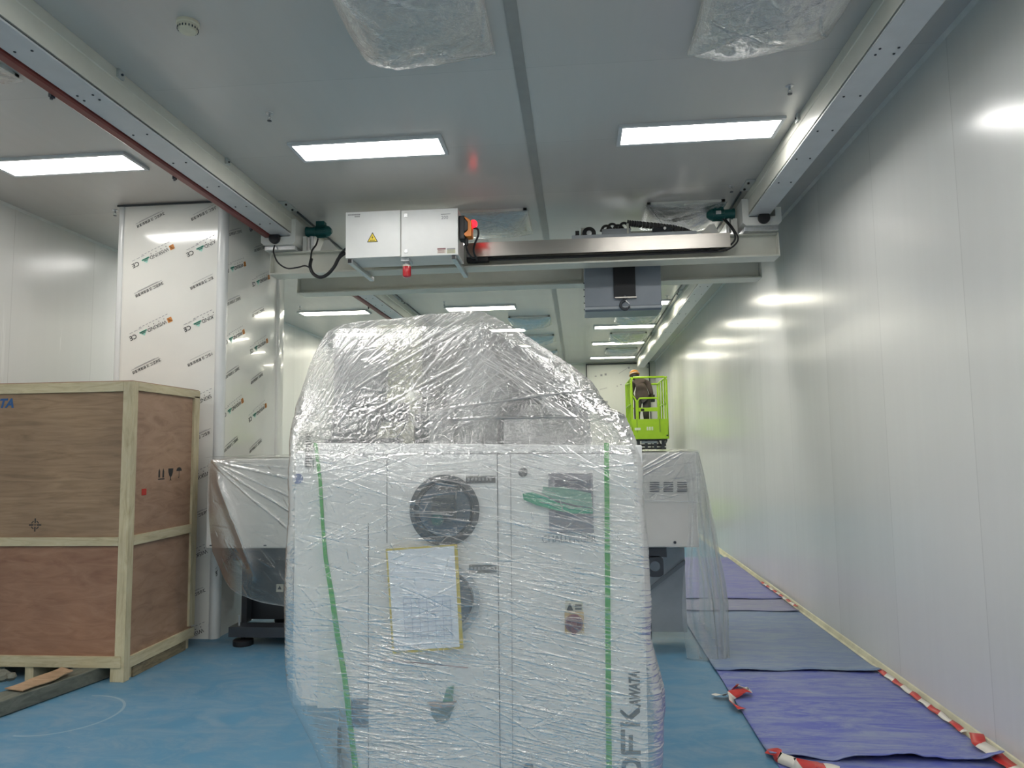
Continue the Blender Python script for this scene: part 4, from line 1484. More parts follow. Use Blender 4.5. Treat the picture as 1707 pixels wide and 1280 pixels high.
# lower left body seen under the side box, and the side box itself
lb = MB()
p0, p1 = W(541, 1165, 2.70), W(612, 1400, 2.9)
MB().box(p0.x, -.78, 2.86, 3.6, Z0, 1.05, .004).build('lower_body', m_panel2, wm)
a_, b_ = W(487, 745, 2.75), W(560, 1166, 2.75)
sb = MB().box(-1.078, -.79, 2.672, 3.55, b_.z, 1.70, .012).build('side_box', m_panel, wm)
a_ = W(541, 990, 2.72)
MB().box(a_.x - .003, -.79, 2.662, 2.674, b_.z, 1.2).build('side_board', mat('foam_board_white', (.72, .73, .72), .6), wm)
a_ = W(535, 1240, 2.84)
MB().box(p0.x, p0.x + .012, 2.848, 2.862, .2, a_.z + .06).build('edge_strip', m_dark, wm)
a_, b_ = W(586, 1165, 2.648), W(613, 1212, 2.648)
MB().box(a_.x, b_.x, 2.646, 2.66, b_.z, a_.z).build('opening_shade', mat('blue_black', (.06, .10, .15), .4), wm)  # solid dark patch painted for the shade inside an opening
# barcode sticker and blue round mark on the side box
a_, b_ = W(509, 722, 2.665), W(522, 779, 2.665)
g = MB().box(a_.x, b_.x, 2.664, 2.674, b_.z, min(a_.z, 1.70), mi=0)
for k in range(14):
    z_ = b_.z + (a_.z - b_.z) * (k + .3) / 14
    g.box(a_.x + .003, b_.x - .004 - .006 * (k % 3), 2.662, 2.665, z_, z_ + .004, mi=1)
g.build('barcode_sticker', [mat('sticker_grey', (.45, .45, .45), .5), m_ink], wm)
c_ = W(496, 798, 2.665)
MB().cyl((c_.x, 2.664, c_.z), (c_.x, 2.674, c_.z), .019, 20).build('blue_sticker', mat('blue_sticker', (.10, .16, .38), .4), wm)
# upper round window
c_ = W(742, 850, YM)
rw = MB().lathe([(.128, .0), (.130, -.014), (.112, -.022), (.104, -.012), (.102, .0)], (c_.x, YM, c_.z), (0, 1, 0), 48).build('window_ring', m_dark, wm, smooth=True)
MB().lathe([(.102, 0), (.095, -.010), (.05, -.016), (.0, -.018)], (c_.x, YM, c_.z), (0, 1, 0), 40).build('window_glass', m_glass, rw, smooth=True)
MB().box(c_.x - .045, c_.x + .045, YM - .04, YM - .012, c_.z - .035, c_.z + .055, .008).build('window_hub', m_dark, rw)
MB().cyl((c_.x - .02, YM - .055, c_.z - .03), (c_.x - .02, YM - .03, c_.z - .03), .022, 18, .004).build('window_knob', m_green, rw)
MB().prism([(c_.x - .02, c_.z + .075), (c_.x + .06, c_.z + .075), (c_.x + .05, c_.z + .095), (c_.x - .03, c_.z + .093)], 'Y', YM - .02, YM - .005).build('window_clip', m_dark, rw)
# lower round window, mostly behind the document
c_ = W(742, 1000, YM)
rw = MB().lathe([(.128, .0), (.130, -.014), (.112, -.022), (.104, -.012), (.102, .0)], (c_.x, YM, c_.z), (0, 1, 0), 48).build('window_ring', m_grey, wm, smooth=True)
MB().lathe([(.102, 0), (.095, -.010), (.05, -.016), (.0, -.018)], (c_.x, YM, c_.z), (0, 1, 0), 40).build('window_glass', m_glass, rw, smooth=True)
m_plate = mat('nameplate_dark', (.10, .10, .105), .4)
for (x0_, x1_, y0_, y1_) in ((777, 826, 793, 805), (782, 828, 941, 955)):
    a_, b_ = W(x0_, y0_, YM), W(x1_, y1_, YM)
    o = MB().box(a_.x, b_.x, YM - .004, YM + .002, b_.z, a_.z, .001).build('nameplate', m_plate, wm)
    g = MB()
    for k in range(7):
        g.box(a_.x + .006 + k * .0135, a_.x + .014 + k * .0135, YM - .0055, YM - .0035, a_.z - .018, a_.z - .008)
    g.build('nameplate_lettering', m_ink_grey, o)
# document in a yellow edged sleeve
dp = [(646, 918), (757, 910), (766, 1078), (657, 1085)]
poly_at([(643, 915), (762, 907), (772.5, 1081), (654, 1090)], YM - .034, .003, 'document_sleeve', mat('sleeve_yellow', (.62, .47, .03), .4), wm)
doc = poly_at(dp, YM - .037, .002, 'document_sheet', m_paper, wm)
g = MB()
for k in range(9):
    a_, b_ = W(672 + k * .5, 998 + k * 8, YM - .039), W(752 + k * .5, 993 + k * 8, YM - .039)
    g.bar((a_.x, YM - .039, a_.z), (b_.x, YM - .039, b_.z), .0018, .001, (0, 1, 0))
for k in range(7):
    a_, b_ = W(672 + k * 13, 998, YM - .039), W(676 + k * 13, 1066, YM - .039)
    g.bar((a_.x, YM - .039, a_.z), (b_.x, YM - .039, b_.z), .0015, .001, (0, 1, 0))
g.build('printed_table', mat('pale_print', (.42, .48, .62), .6), doc)
# touch screen with green swoosh
a_, b_ = W(914, 789, YM), W(990, 888, YM)
ts = MB().box(a_.x, b_.x, YM - .012, YM + .002, b_.z, a_.z, .003).build('touch_screen', mat('screen_bezel', (.26, .25, .29), .35), wm)
a_, b_ = W(925, 800, YM), W(986, 860, YM)
MB().box(a_.x, b_.x, YM - .0135, YM - .011, b_.z, a_.z).build('screen_glass', mat('screen_glass', (.17, .16, .20), .1), ts)
sw = [(871, 823), (886, 820), (905, 826), (930, 838), (960, 845), (988, 848), (988, 856), (955, 856), (925, 850), (895, 842), (873, 833)]
poly_at(sw, YM - .016, .003, 'green_swoosh', mat('swoosh_green', (.05, .34, .20), .3), wm)
poly_at([(905, 812), (940, 812), (985, 822), (988, 846), (960, 842), (925, 833), (903, 822)], YM - .0145, .002, 'green_field', mat('screen_green', (.22, .40, .32), .3), wm)
p = W(903, 904, YM - .001)
q = W(992, 904, YM - .001)
MB().text('CHALLENGER', .0345, (p.x, YM - .002, p.z), ((q - p).x / abs((q - p).length), 0, 0), (0, 0, 1), .0015, bold=.0006, squeeze=.92).build('model_lettering', m_ink_grey, wm)
# main switch
a_, b_ = W(942, 1001, YM), W(972, 1018, YM)
o = MB().box(a_.x, b_.x, YM - .003, YM + .001, b_.z, a_.z).build('switch_label', mat('label_cream2', (.62, .60, .50), .5), wm)
c_ = W(950, 1010, YM)
MB().prism([(c_.x - .012, c_.z - .014), (c_.x + .012, c_.z - .014), (c_.x, c_.z + .012)], 'Y', YM - .0045, YM - .003).box(c_.x + .018, c_.x + .042, YM - .0045, YM - .003, c_.z - .002, c_.z + .006).box(c_.x + .018, c_.x + .042, YM - .0045, YM - .003, c_.z - .012, c_.z - .006).build('label_marks', m_ink, o)
a_, b_ = W(941, 1019, YM), W(974, 1056, YM)
o = MB().box(a_.x, b_.x, YM - .008, YM + .001, b_.z, a_.z, .004).build('switch_plate', mat('switch_yellow', (.58, .42, .20), .4), wm)
c_ = W(957, 1038, YM)
MB().lathe([(.032, 0), (.032, -.02), (.027, -.03), (.0, -.031)], (c_.x, YM, c_.z), (0, 1, 0), 28).box(c_.x - .009, c_.x + .009, YM - .048, YM - .028, c_.z - .032, c_.z + .026, .003).build('rotary_switch', mat('maroon_plastic', (.16, .03, .05), .35), o, smooth=True)
c_ = W(872, 787, YM)
MB().lathe([(.017, 0), (.017, -.012), (.009, -.018)], (c_.x, YM, c_.z), (0, 1, 0), 20).build('door_latch', m_dark, wm, smooth=True)
c_ = W(881, 1279, YM)
MB().lathe([(.017, 0), (.017, -.012), (.009, -.018)], (c_.x, YM, c_.z), (0, 1, 0), 20).build('door_latch', m_dark, wm, smooth=True)
seam([(636, 1101), (700, 1105), (780, 1113)], .9, mat('thin_red_line', (.30, .10, .12), .5))
# emblem: small green grey badge of stacked shapes
g = MB()
for pts_, mi_ in (([(745, 1146), (757, 1142), (755, 1168), (738, 1170)], 0), ([(712, 1170), (762, 1168), (752, 1178), (722, 1180)], 1), ([(718, 1180), (758, 1177), (750, 1196), (742, 1205), (728, 1203), (720, 1192)], 2)):
    q = [(W(a, b, YM).x, W(a, b, YM).z) for a, b in pts_]
    g.prism(q, 'Y', YM - .006, YM + .001, mi_)
g.build('maker_emblem', [mat('emblem_green', (.12, .28, .20), .4), mat('emblem_tan', (.42, .32, .28), .4), mat('emblem_grey', (.16, .20, .20), .4)], wm)
# big rotated letters on the right edge, reading upwards
base = W(1068, 1280, YM).x
m_let = mat('letter_charcoal', (.085, .095, .11), .45)
g = MB()


def L(px_, py_):
    q = W(px_, py_, YM)
    return (q.x, q.z)


for poly in ([(1034, 1204), (1067, 1204), (1067, 1210), (1034, 1210)],                                  # K stem
             [(1033.5, 1180), (1033.5, 1187), (1049, 1203), (1053, 1197)],                               # K arm
             [(1047, 1193), (1052, 1200), (1067, 1187), (1066, 1177)],                                  # K leg
             [(1035, 1251), (1068, 1251), (1068, 1257.5), (1035.5, 1257.5)],                            # F stem
             [(1034.5, 1216), (1042, 1216), (1042.5, 1252), (1035, 1252)],                              # F top arm
             [(1048, 1225), (1055, 1225), (1055, 1252), (1048, 1252)]):                                 # F middle arm
    g.prism([L(a, b) for a, b in poly], 'Y', YM - .002, YM + .001)
# D as a ring
outer = [(1036, 1312), (1036, 1276), (1038, 1268), (1044, 1263), (1060, 1263), (1067, 1268), (1069, 1276), (1069.5, 1312)]
inner_ = [(1043, 1305), (1043, 1280), (1044.5, 1274), (1048, 1271), (1056, 1271), (1060, 1274), (1062, 1280), (1062, 1305)]
vs = [(L(a, b)[0], YM - .002, L(a, b)[1]) for a, b in outer + inner_]
g.add(vs, [(k, k + 1, 8 + k + 1, 8 + k) for k in range(7)] + [(7, 0, 8, 15)])
p = L(1067, 1177)
g.text('AWATA', .052, (p[0], YM - .0015, p[1]), (0, 0, 1), (-1, 0, 0), .001, bold=.0022, squeeze=.62, font_shear=.15)
g.build('brand_lettering', m_let, wm)
# equipment standing on top, seen blurred through the film
top = 1.70
m_dull = mat('equipment_dark_grey', (.05, .052, .055), .45)
m_mid = mat('equipment_mid_grey', (.26, .265, .27), .4)
MB().prism([(W(a, b, 2.86).x, W(a, b, 2.93).z) for a, b in ((558, 557), (640, 545), (794, 532), (862, 566), (938, 616), (978, 654), (990, 738), (508, 738), (518, 650))], 'Y', 3.14, 3.46).build('hood_light_block', mat('light_block_grey', (.22, .22, .22), .5), wm, bevel=.01)  # added mass shaped to the hood, blocks far lights showing through the film
hp = MB().lathe([(.05, 0), (.10, .14), (.12, .26), (.12, .40), (.11, .42), (.0, .425)], (-.915, 3.00, top), (0, 0, 1), 32).build('hopper', m_mid, wm, smooth=True)
c_ = W(592, 622, 2.92)
MB().cyl((c_.x, 2.90, c_.z), (c_.x, 3.05, c_.z), .055, 24, .01).build('hopper_port', m_dull, hp)
c_ = W(600, 680, 2.92)
MB().cyl((c_.x, 2.86, c_.z), (c_.x, 3.0, c_.z), .042, 24, .01).cyl((c_.x + .08, 2.93, c_.z - .02), (c_.x + .2, 2.93, c_.z - .02), .04, 20, .01).build('blower_motor', m_dull, hp)
a_, b_ = W(628, 543, 3.0), W(692, 640, 3.0)
fb = MB().box(a_.x, b_.x, 2.98, 3.2, top, a_.z, .01).build('filter_box', mat('filter_ivory', (.62, .62, .48), .5), wm)
g = MB()
for k in range(15):
    xx = a_.x + .008 + (b_.x - a_.x - .016) * k / 14
    g.box(xx - .0012, xx + .0012, 2.975, 2.982, b_.z, a_.z - .02)
for k in range(18):
    zz = b_.z + (a_.z - .02 - b_.z) * k / 17
    g.box(a_.x + .006, b_.x - .006, 2.975, 2.982, zz - .0012, zz + .0012)
g.build('filter_mesh', mat('filter_mesh_grey', (.38, .38, .30), .5), fb)
MB().lathe([(.13, 0), (.13, .24), (.10, .36), (.04, .44), (.04, .50)], (-.42, 3.05, top), (0, 0, 1), 36).build('drying_tower', m_mid, wm, smooth=True)
a_, b_ = W(690, 690, 2.86), W(745, 740, 2.86)
MB().box(a_.x, b_.x, 2.86, 3.0, top, a_.z, .008).build('valve_box', m_dull, wm)
MB().cyl((-.56, 2.9, top), (-.56, 2.9, top + .16), .055, 24, .01).cyl((-.43, 2.88, top), (-.43, 2.88, top + .12), .05, 24, .01).build('valve_cylinder', m_mid, wm, smooth=True)
MB().tube([(-.30, 2.95, top), (-.29, 2.94, top + .12), (-.22, 2.93, top + .2), (-.12, 2.93, top + .2), (-.05, 2.95, top + .1)], .035, 12).build('air_hose', m_dull, wm, smooth=True)
c_ = W(958, 662, 2.9)
c_ = c_ + Vector((-.055, 0, -.02))
o = MB().cyl((c_.x, 2.86, c_.z - .0), (c_.x, 3.1, c_.z - .0), .078, 32, .015).build('fan_housing', m_mid, wm, smooth=True)
MB().cyl((c_.x + .015, 2.845, c_.z + .01), (c_.x + .015, 2.865, c_.z + .01), .05, 24, .006).build('fan_inlet', m_dull, o, smooth=True)
MB().box(-.30, .05, 2.9, 3.3, top, top + .12, .01).build('control_tray', m_mid, wm)
MB().box(-1.03, -.72, 2.85, 2.95, top, top + .05, .01).build('pipe_tray', m_dull, wm)
MB().tube([W(655, 735, 2.80), W(668, 722, 2.80), (W(676, 706, 2.8)), W(682, 703, 2.80)], .0025, 6).build('thin_wire', m_dark, wm, smooth=True)
# castors
for x in (-.72, .1):
    for y in (2.85, 3.6):
        MB().cyl((x - .02, y, .05), (x + .02, y, .05), .05, 20, .006).box(x - .035, x + .035, y - .035, y + .035, .085, .125).build('castor', m_black, wm)

# the stretch film around the machine
sf_ = thing('stretch_film_wrap', (-.43, 3.2, .2), 'crinkled clear stretch film wrapped around the big central machine', 'plastic wrap')
tab = [  # photo y, left x, right x, front Y, back Y, corner radius
    (519.5, 768, 800, 2.98, 3.58, .03), (522, 745, 805, 2.955, 3.58, .04), (526, 705, 812, 2.935, 3.58, .05), (530, 655, 819, 2.915, 3.58, .05), (535, 600, 827, 2.895, 3.58, .06),
    (541, 562, 836, 2.87, 3.58, .07), (550, 546, 851, 2.84, 3.58, .09), (565, 534, 876, 2.81, 3.58, .12), (585, 524, 905, 2.775, 3.58, .14), (607, 515, 941, 2.75, 3.58, .15),
    (640, 504, 985, 2.72, 3.58, .16), (670, 495, 1006, 2.695, 3.62, .15), (686, 492, 1018, 2.68, 3.65, .13), (696, 490, 1042, 2.67, 3.68, .11), (715, 485, 1051, 2.655, 3.72, .08),
    (735, 482, 1060, 2.64, 3.75, .05), (760, 483, 1066, 2.615, 3.76, .05), (820, 483, 1069, 2.60, 3.76, .05), (900, 482, 1076, 2.595, 3.76, .05), (1000, 480, 1082, 2.595, 3.76, .06),
    (1060, 479, 1083, 2.60, 3.76, .06), (1100, 479, 1092, 2.60, 3.77, .07), (1150, 481, 1101, 2.60, 3.78, .08), (1180, 492, 1104, 2.60, 3.78, .09), (1230, 518, 1104, 2.605, 3.78, .09),
    (1280, 540, 1100, 2.61, 3.78, .09), (1350, 560, 1092, 2.615, 3.77, .08), (1480, 578, 1082, 2.62, 3.76, .06)]
T = np.array(tab, float)
yy_ = np.concatenate([519.5 + (np.linspace(0, 1, 80) ** 1.5) * 40, np.linspace(560, 1290, 700), np.linspace(1296, 1478, 26)])
nvv = len(yy_)
NF = 760
ns_, nb_ = 60, 40


def smooth_tab(c):
    v = np.interp(yy_, T[:, 0], T[:, c])
    k = np.ones(9) / 9
    w = np.concatenate([v[:4], np.convolve(v, k, 'valid'), v[-4:]])
    return np.where(yy_ < 562, v, w)


xl_, xr_, yf_, yb_2, rr_ = [smooth_tab(c) for c in (1, 2, 3, 4, 5)]
P = np.zeros((nvv, NF + 2 * ns_ + nb_, 3))
SS = np.zeros(P.shape[:2])
for j in range(nvv):
    Ys = yf_[j] + rr_[j] * .8
    a_, b_ = W(xl_[j], yy_[j], Ys), W(xr_[j], yy_[j], Ys)
    x0, x1, zz = a_.x, b_.x, (a_.z + b_.z) / 2
    y0, y1, r = yf_[j], yb_2[j], min(rr_[j], (b_.x - a_.x) * .45, (yb_2[j] - yf_[j]) * .45)
    s = np.linspace(0, 1, NF)
    x = x0 + (x1 - x0) * s
    dl_ = np.minimum(x - x0, x1 - x)
    q = np.clip(1 - dl_ / r, 0, 1)
    y = y0 + r * (1 - np.sqrt(np.clip(1 - q * q, 0, 1)))
    # sides
    t = np.linspace(0, 1, ns_ + 1)[1:]
    ysd = (y0 + r) + (y1 - y0 - 2 * r) * t
    xr2 = np.full(ns_, x1)
    tb_ = np.linspace(0, 1, nb_ + 2)[1:-1]
    xb = x1 + (x0 - x1) * tb_
    dl_ = np.minimum(xb - x0, x1 - xb)
    q = np.clip(1 - dl_ / r, 0, 1)
    ybk = y1 - r * (1 - np.sqrt(np.clip(1 - q * q, 0, 1)))
    P[j, :NF, 0], P[j, :NF, 1] = x, y
    P[j, NF:NF + ns_, 0], P[j, NF:NF + ns_, 1] = xr2, ysd
    P[j, NF + ns_:NF + ns_ + nb_, 0], P[j, NF + ns_:NF + ns_ + nb_, 1] = xb, ybk
    P[j, NF + ns_ + nb_:, 0], P[j, NF + ns_ + nb_:, 1] = x0, ysd[::-1]
    P[j, :, 2] = zz
# normals
dv = np.gradient(P, axis=0)
du = np.roll(P, -1, 1) - np.roll(P, 1, 1)
Nn = np.cross(du, dv)
Nn /= np.linalg.norm(Nn, axis=2, keepdims=True) + 1e-9
cen = P.mean(axis=1, keepdims=True)
sg = np.sign(((P - cen) * Nn).sum(2, keepdims=True))
Nn *= np.where(sg == 0, 1, sg)
Uc = P[..., 0].copy()
Uc[:, NF:] += P[:, NF:, 1]
Vc = P[..., 2].copy()
rs = random.Random(99)
segs = []


def pt(px_, py_):
    q = W(px_, py_, 2.62 if py_ > 740 else 2.62 + (740 - py_) * .0017)
    return q.x, q.z


def seg(px_, py_, ang, Lpx, w, amp, st, bend=0):
    a, b = pt(px_, py_)
    segs.append((a, b, ang, Lpx * .0022, w, amp, bend, st))


for k in range(950):      # horizontal tension lines on the body
    px_, py_ = rs.uniform(490, 1060), rs.uniform(745, 1285)
    ang = math.radians(rs.gauss(-5 - 6 * (px_ > 800) * (py_ < 1100), 5 if rs.random() < .8 else 25))
    if px_ < 640 and py_ < 960:
        ang = math.radians(rs.choice([rs.gauss(20, 5), rs.gauss(-10, 5)]))
    seg(px_, py_, ang, rs.uniform(15, 120) * rs.choice([.5, 1, 1.4]), rs.uniform(.0011, .0022), rs.choice([-1, 1, 1]) * rs.uniform(.0008, .0026), rs.uniform(.3, 1), rs.gauss(0, .35))
for k in range(110):       # long shallow lines falling to the right
    px_, py_ = rs.uniform(760, 900), rs.uniform(830, 1250)
    seg(px_, py_, math.radians(rs.gauss(-11, 3)), rs.uniform(90, 260), rs.uniform(.0013, .0022), rs.uniform(.0012, .003), rs.uniform(.4, 1), .02)
for k in range(130):       # fan around lower left stripe
    seg(582 + rs.uniform(-10, 60), rs.uniform(1030, 1260), math.radians(rs.gauss(-7, 5)), rs.uniform(40, 150), rs.uniform(.0014, .0028), rs.uniform(.0015, .004), rs.uniform(.5, 1))
for k in range(700):      # short random crinkles everywhere
    seg(rs.uniform(490, 1060), rs.choice([rs.uniform(560, 1285), rs.uniform(560, 745)]), rs.uniform(-1.5, 1.5), rs.uniform(5, 28), rs.uniform(.0012, .0025), rs.choice([-1, 1]) * .0018, rs.uniform(.2, .9), rs.gauss(0, 1))
for k in range(150):      # long diagonals of the tented hood, left and middle
    px_, py_ = rs.uniform(500, 800), rs.uniform(560, 730)
    seg(px_, py_, math.radians(rs.gauss(40, 10)), rs.uniform(40, 260), rs.uniform(.0013, .003), rs.choice([-1, 1]) * rs.uniform(.0008, .0025), rs.uniform(.3, 1), rs.gauss(0, .15))
for k in range(60):       # right slope
    px_, py_ = rs.uniform(790, 900), rs.uniform(530, 640)
    seg(px_, py_, math.radians(rs.gauss(-36, 8)), rs.uniform(60, 220), rs.uniform(.0014, .003), rs.choice([-1, 1]) * rs.uniform(.001, .003), rs.uniform(.3, .9), rs.gauss(0, .1))
for k in range(40):       # left edge verticals
    px_, py_ = rs.uniform(500, 560), rs.uniform(640, 720)
    seg(px_, py_, math.radians(rs.gauss(65, 7)), rs.uniform(60, 160), rs.uniform(.002, .004), rs.uniform(.002, .005), rs.uniform(.2, .8))
for (a, b, c, d, st) in ((700, 690, 1010, 640, .9), (640, 700, 800, 610, .9), (600, 650, 800, 540, .8), (740, 700, 985, 690, .6), (560, 720, 790, 600, .8), (690, 590, 790, 530, 1), (652, 700, 770, 560, .9)):
    a1, b1 = pt(a, b)
    c1, d1 = pt(c, d)
    segs.append((a1, b1, math.atan2(d1 - b1, c1 - a1), math.hypot(c1 - a1, d1 - b1), .004, .008, .04, st))
dF, cF = creases(Uc[:, :NF], Vc[:, :NF], segs)
D = np.zeros(P.shape[:2])
C = np.zeros(P.shape[:2])
D[:, :NF], C[:, :NF] = dF, cF
hood = np.clip((Vc - 1.72) / .06, 0, 1)
# crumpling: ridged noise, strong on the hood, weak on the body
def ridged(x, y, seed):
    return 1 - np.abs(fbm(x, y, seed, 3)) * 3.2
rd = np.clip(ridged(Uc * 22 + fbm(Uc * 6, Vc * 6, 40) * 3, Vc * 22, 50), -1, 1)
rd2 = np.clip(ridged(Uc * 45, Vc * 50 + fbm(Uc * 9, Vc * 9, 44) * 4, 60), -1, 1)
patch = np.clip(fbm(Uc * 3.2, Vc * 3.2, 70) * 2.2 + .55, .1, 1)
D *= (1 - .45 * hood)
D += hood * patch * (.0022 * rd + .0024 * rd2) + hood * .010 * fbm(Uc * 5, Vc * 5, 72)
D = np.where(hood > 0, np.minimum(D, .006), D)
bodyp = (1 - hood) * np.clip(fbm(Uc * 4, Vc * 5, 75) * 2.5 + .3, 0, 1)
str_ = np.clip(ridged(Uc * 7, (Vc + Uc * .08) * 70, 80), -1, 1)
D += bodyp * .0009 * str_ + (1 - hood) * .0010 * rd2
D += (1 - hood) * .020 * (vnoise(Uc * 5 + 40, Vc * 6 + 20, 91) + .5) * np.clip((1.69 - Vc) / .1, 0, 1)
C = np.maximum(C, hood * patch * np.clip(rd2 * .9 - .2, 0, 1) * .9)
C = np.maximum(C, bodyp * np.clip(str_ - .35, 0, 1) * .6)
P2 = P + Nn * np.clip(D, -.006, .03)[..., None]
P2[..., 1] = np.where((np.arange(P.shape[1])[None, :] < NF) & (Vc < 1.69), np.minimum(P2[..., 1], 2.60 + .0), P2[..., 1]) if False else P2[..., 1]
grid_mesh('film_layer', P2.astype(np.float32), m_film, sf_, closed_u=True, attr=C)
# top closing cap of the hood
g = MB()
ring = [Vector(P2[0, i]) for i in range(0, P2.shape[1], 8)]
cc0 = sum(ring, Vector((0, 0, 0))) / len(ring) + Vector((0, 0, .002))
g.add(ring + [cc0], [(i, (i + 1) % len(ring), len(ring)) for i in range(len(ring))])
g.build('film_peak', m_film, sf_)

# ---------------------------------------------------------------- floor sheets
def sheet(y0, y1, x0, x1, z, m, label, seed, lift=.0, skew=(0, 0)):
    nu, nv = 70, 40
    U, V = np.meshgrid(np.linspace(0, 1, nu), np.linspace(0, 1, nv))
    xa = x0 + skew[0] * V
    xb = x1 + skew[1] * V
    X = xa + (xb - xa) * U
    Yv = y0 + (y1 - y0) * V + (1 - V) * (.012 * np.sin(U * 9 + seed) + .01 * fbm(U * 6, V * 0 + seed, seed))
    Z = z + lift * np.exp(-(V / .05) ** 2) * np.clip(.55 + 1.4 * fbm(U * 5, V * 0 + 3, seed + 4), 0, 1.4) + .0015 * (fbm(U * 6, V * 6, seed) + .5)
    Z += (U > .9) * lift * .8 * np.clip((U - .9) * 10, 0, 1) * np.exp(-(V / .06) ** 2)
    th = .005
    o = grid_mesh('floor_sheet', np.stack([X, Yv, Z], -1), m, smooth=True)
    md = o.modifiers.new('thick', 'SOLIDIFY')
    md.thickness = th
    md.offset = -1
    tag(o, label, 'floor sheet', 'blue protective floor sheets')
    return o


mA = mat_sheet('sheet_violet_blue', (.065, .085, .42), (.14, .165, .43), (.27, .31, .42))
mB_ = mat_sheet('sheet_worn_blue', (.13, .19, .36), (.18, .25, .38), (.24, .30, .36))
mC_ = mat_sheet('sheet_lilac_grey', (.19, .20, .34), (.23, .24, .38), (.30, .31, .38))
sheet(2.4, 4.30, 1.02, 2.19, .006, mA, 'blue protective sheet at the bottom edge of the photo, under the next one', 3, .0)
sheet(4.17, 5.80, 1.0, 2.19, .014, mA, 'bright violet blue floor sheet with curling near edge, second from the camera', 8, .035)
sheet(5.70, 7.75, .99, 2.185, .022, mB_, 'worn greyish blue floor sheet in the middle of the row', 15, .014, (.0, 0))
sheet(7.66, 8.30, .99, 2.18, .030, mC_, 'narrow lilac grey floor sheet strip between two wider sheets', 22, .01)
sheet(8.22, 11.2, .99, 2.18, .038, mat_sheet('sheet_far_violet', (.13, .14, .42), (.19, .20, .44), (.28, .29, .42)), 'farthest violet blue floor sheet along the wall', 29, .006)

# striped barrier tape
def tape_mat():
    m, nt, b = nodes_of('red_white_tape')
    uv = N(nt, 'ShaderNodeAttribute', attribute_name='run')
    sp = uv.outputs['Fac']
    st = math_n(nt, 'GREATER_THAN', math_n(nt, 'FRACT', math_n(nt, 'DIVIDE', sp, .26)), .5)
    mx = N(nt, 'ShaderNodeMix', data_type='RGBA')
    LK(nt, st, mx.inputs['Factor'])
    mx.inputs['A'].default_value = (.55, .04, .035, 1)
    mx.inputs['B'].default_value = (.74, .70, .62, 1)
    LK(nt, mx.outputs['Result'], b.inputs['Base Color'])
    b.inputs['Roughness'].default_value = .35
    return m


m_tape = tape_mat()


def tape(pts, wid, label, n=140, group=None, tilt=0, diag=.03):
    pts = [Vector(p) for p in pts]
    L_ = [0]
    for a, b in zip(pts[:-1], pts[1:]):
        L_.append(L_[-1] + (b - a).length)
    tot = L_[-1]
    V_, R_ = [], []
    P_ = np.zeros((n, 2, 3))
    run = np.zeros((n, 2))
    for k in range(n):
        s = tot * k / (n - 1)
        i = max(j for j in range(len(L_)) if L_[j] <= s + 1e-9)
        i = min(i, len(pts) - 2)
        t = (s - L_[i]) / (L_[i + 1] - L_[i])
        p = pts[i].lerp(pts[i + 1], t)
        d = (pts[i + 1] - pts[i]).normalized()
        w = Vector((-d.y, d.x, 0))
        if w.length < .1:
            w = Vector((1, 0, 0))
        w.normalize()
        a = tilt * math.sin(s * 9)
        w = (w * math.cos(a) + Vector((0, 0, 1)) * abs(math.sin(a))) * wid / 2
        z = .003 * math.sin(s * 37) + .003
        P_[k, 0] = p - w + Vector((0, 0, z))
        P_[k, 1] = p + w + Vector((0, 0, z + .002))
        run[k] = (s, s + diag)
    o = grid_mesh('barrier_tape', P_, m_tape)
    a = o.data.attributes.new('run', 'FLOAT', 'POINT')
    a.data.foreach_set('value', run.ravel().astype(np.float32))
    md = o.modifiers.new('thick', 'SOLIDIFY')
    md.thickness = .0015
    tag(o, label, 'barrier tape', group)
    return o


tape([(2.16, 9.1, .055), (2.172, 8.4, .055), (2.175, 7.72, .058)], .034, 'red white barrier tape along the wall base beside the farthest sheets')
tape([(2.178, 5.72, .030), (2.185, 5.2, .030), (2.18, 4.9, .032), (2.186, 4.6, .032), (2.18, 4.53, .034)], .038, 'red white barrier tape along the wall beside the second nearest sheet', tilt=.3)
tape([(2.20, 4.44, .06), (2.16, 4.34, .05), (2.185, 4.1, .03), (2.19, 3.3, .03)], .07, 'wide red white barrier tape at the lower right photo corner', tilt=.2)
tape([(1.0, 4.86, .025), (.96, 4.94, .03), (.975, 5.08, .035), (1.05, 5.13, .05), (1.12, 5.16, .045), (1.05, 5.22, .05), (.95, 5.12, .03), (.86, 5.13, .02)], .06, 'knotted scrap of red white barrier tape on the left edge of the violet sheet', tilt=.9)
tape([(.99, 4.22, .024), (1.04, 4.19, .03), (1.03, 4.13, .035), (1.09, 4.05, .03), (1.2, 4.05, .03), (1.3, 4.0, .02)], .055, 'crumpled red white barrier tape scrap at the bottom of the photo', tilt=.9)

# ---------------------------------------------------------------- scissor lift with worker
LY0, LY1, LX0, LX1 = 15.35, 17.1, 1.13, 1.90
sl = thing('scissor_lift', (1.5, 16.2, 0), 'lime green scissor lift platform raised near the right wall in the distance', 'scissor lift')
ZD, ZT = 1.90, 3.18
MB().box(LX0, LX1, LY0 + .02, LY1, ZD, ZD + .10, .01).build('platform_deck', m_lime, sl)
kp = MB().box(LX0, LX1, LY0, LY0 + .02, ZD - .04, 2.28, .004)
kp.build('kick_plate', m_lime, sl)
MB().box(LX0, LX0 + .015, LY0, LY1, ZD, 2.12).box(LX1 - .015, LX1, LY0, LY1, ZD, 2.12).box(LX0, LX1, LY1 - .015, LY1, ZD, 2.12).build('toe_board', m_lime, sl)
p = W(1079, 722, LY0)
g = MB()
a_, b_ = W(1058, 713, LY0), W(1068, 717, LY0)
g.box(a_.x, b_.x, LY0 - .004, LY0, b_.z, a_.z)
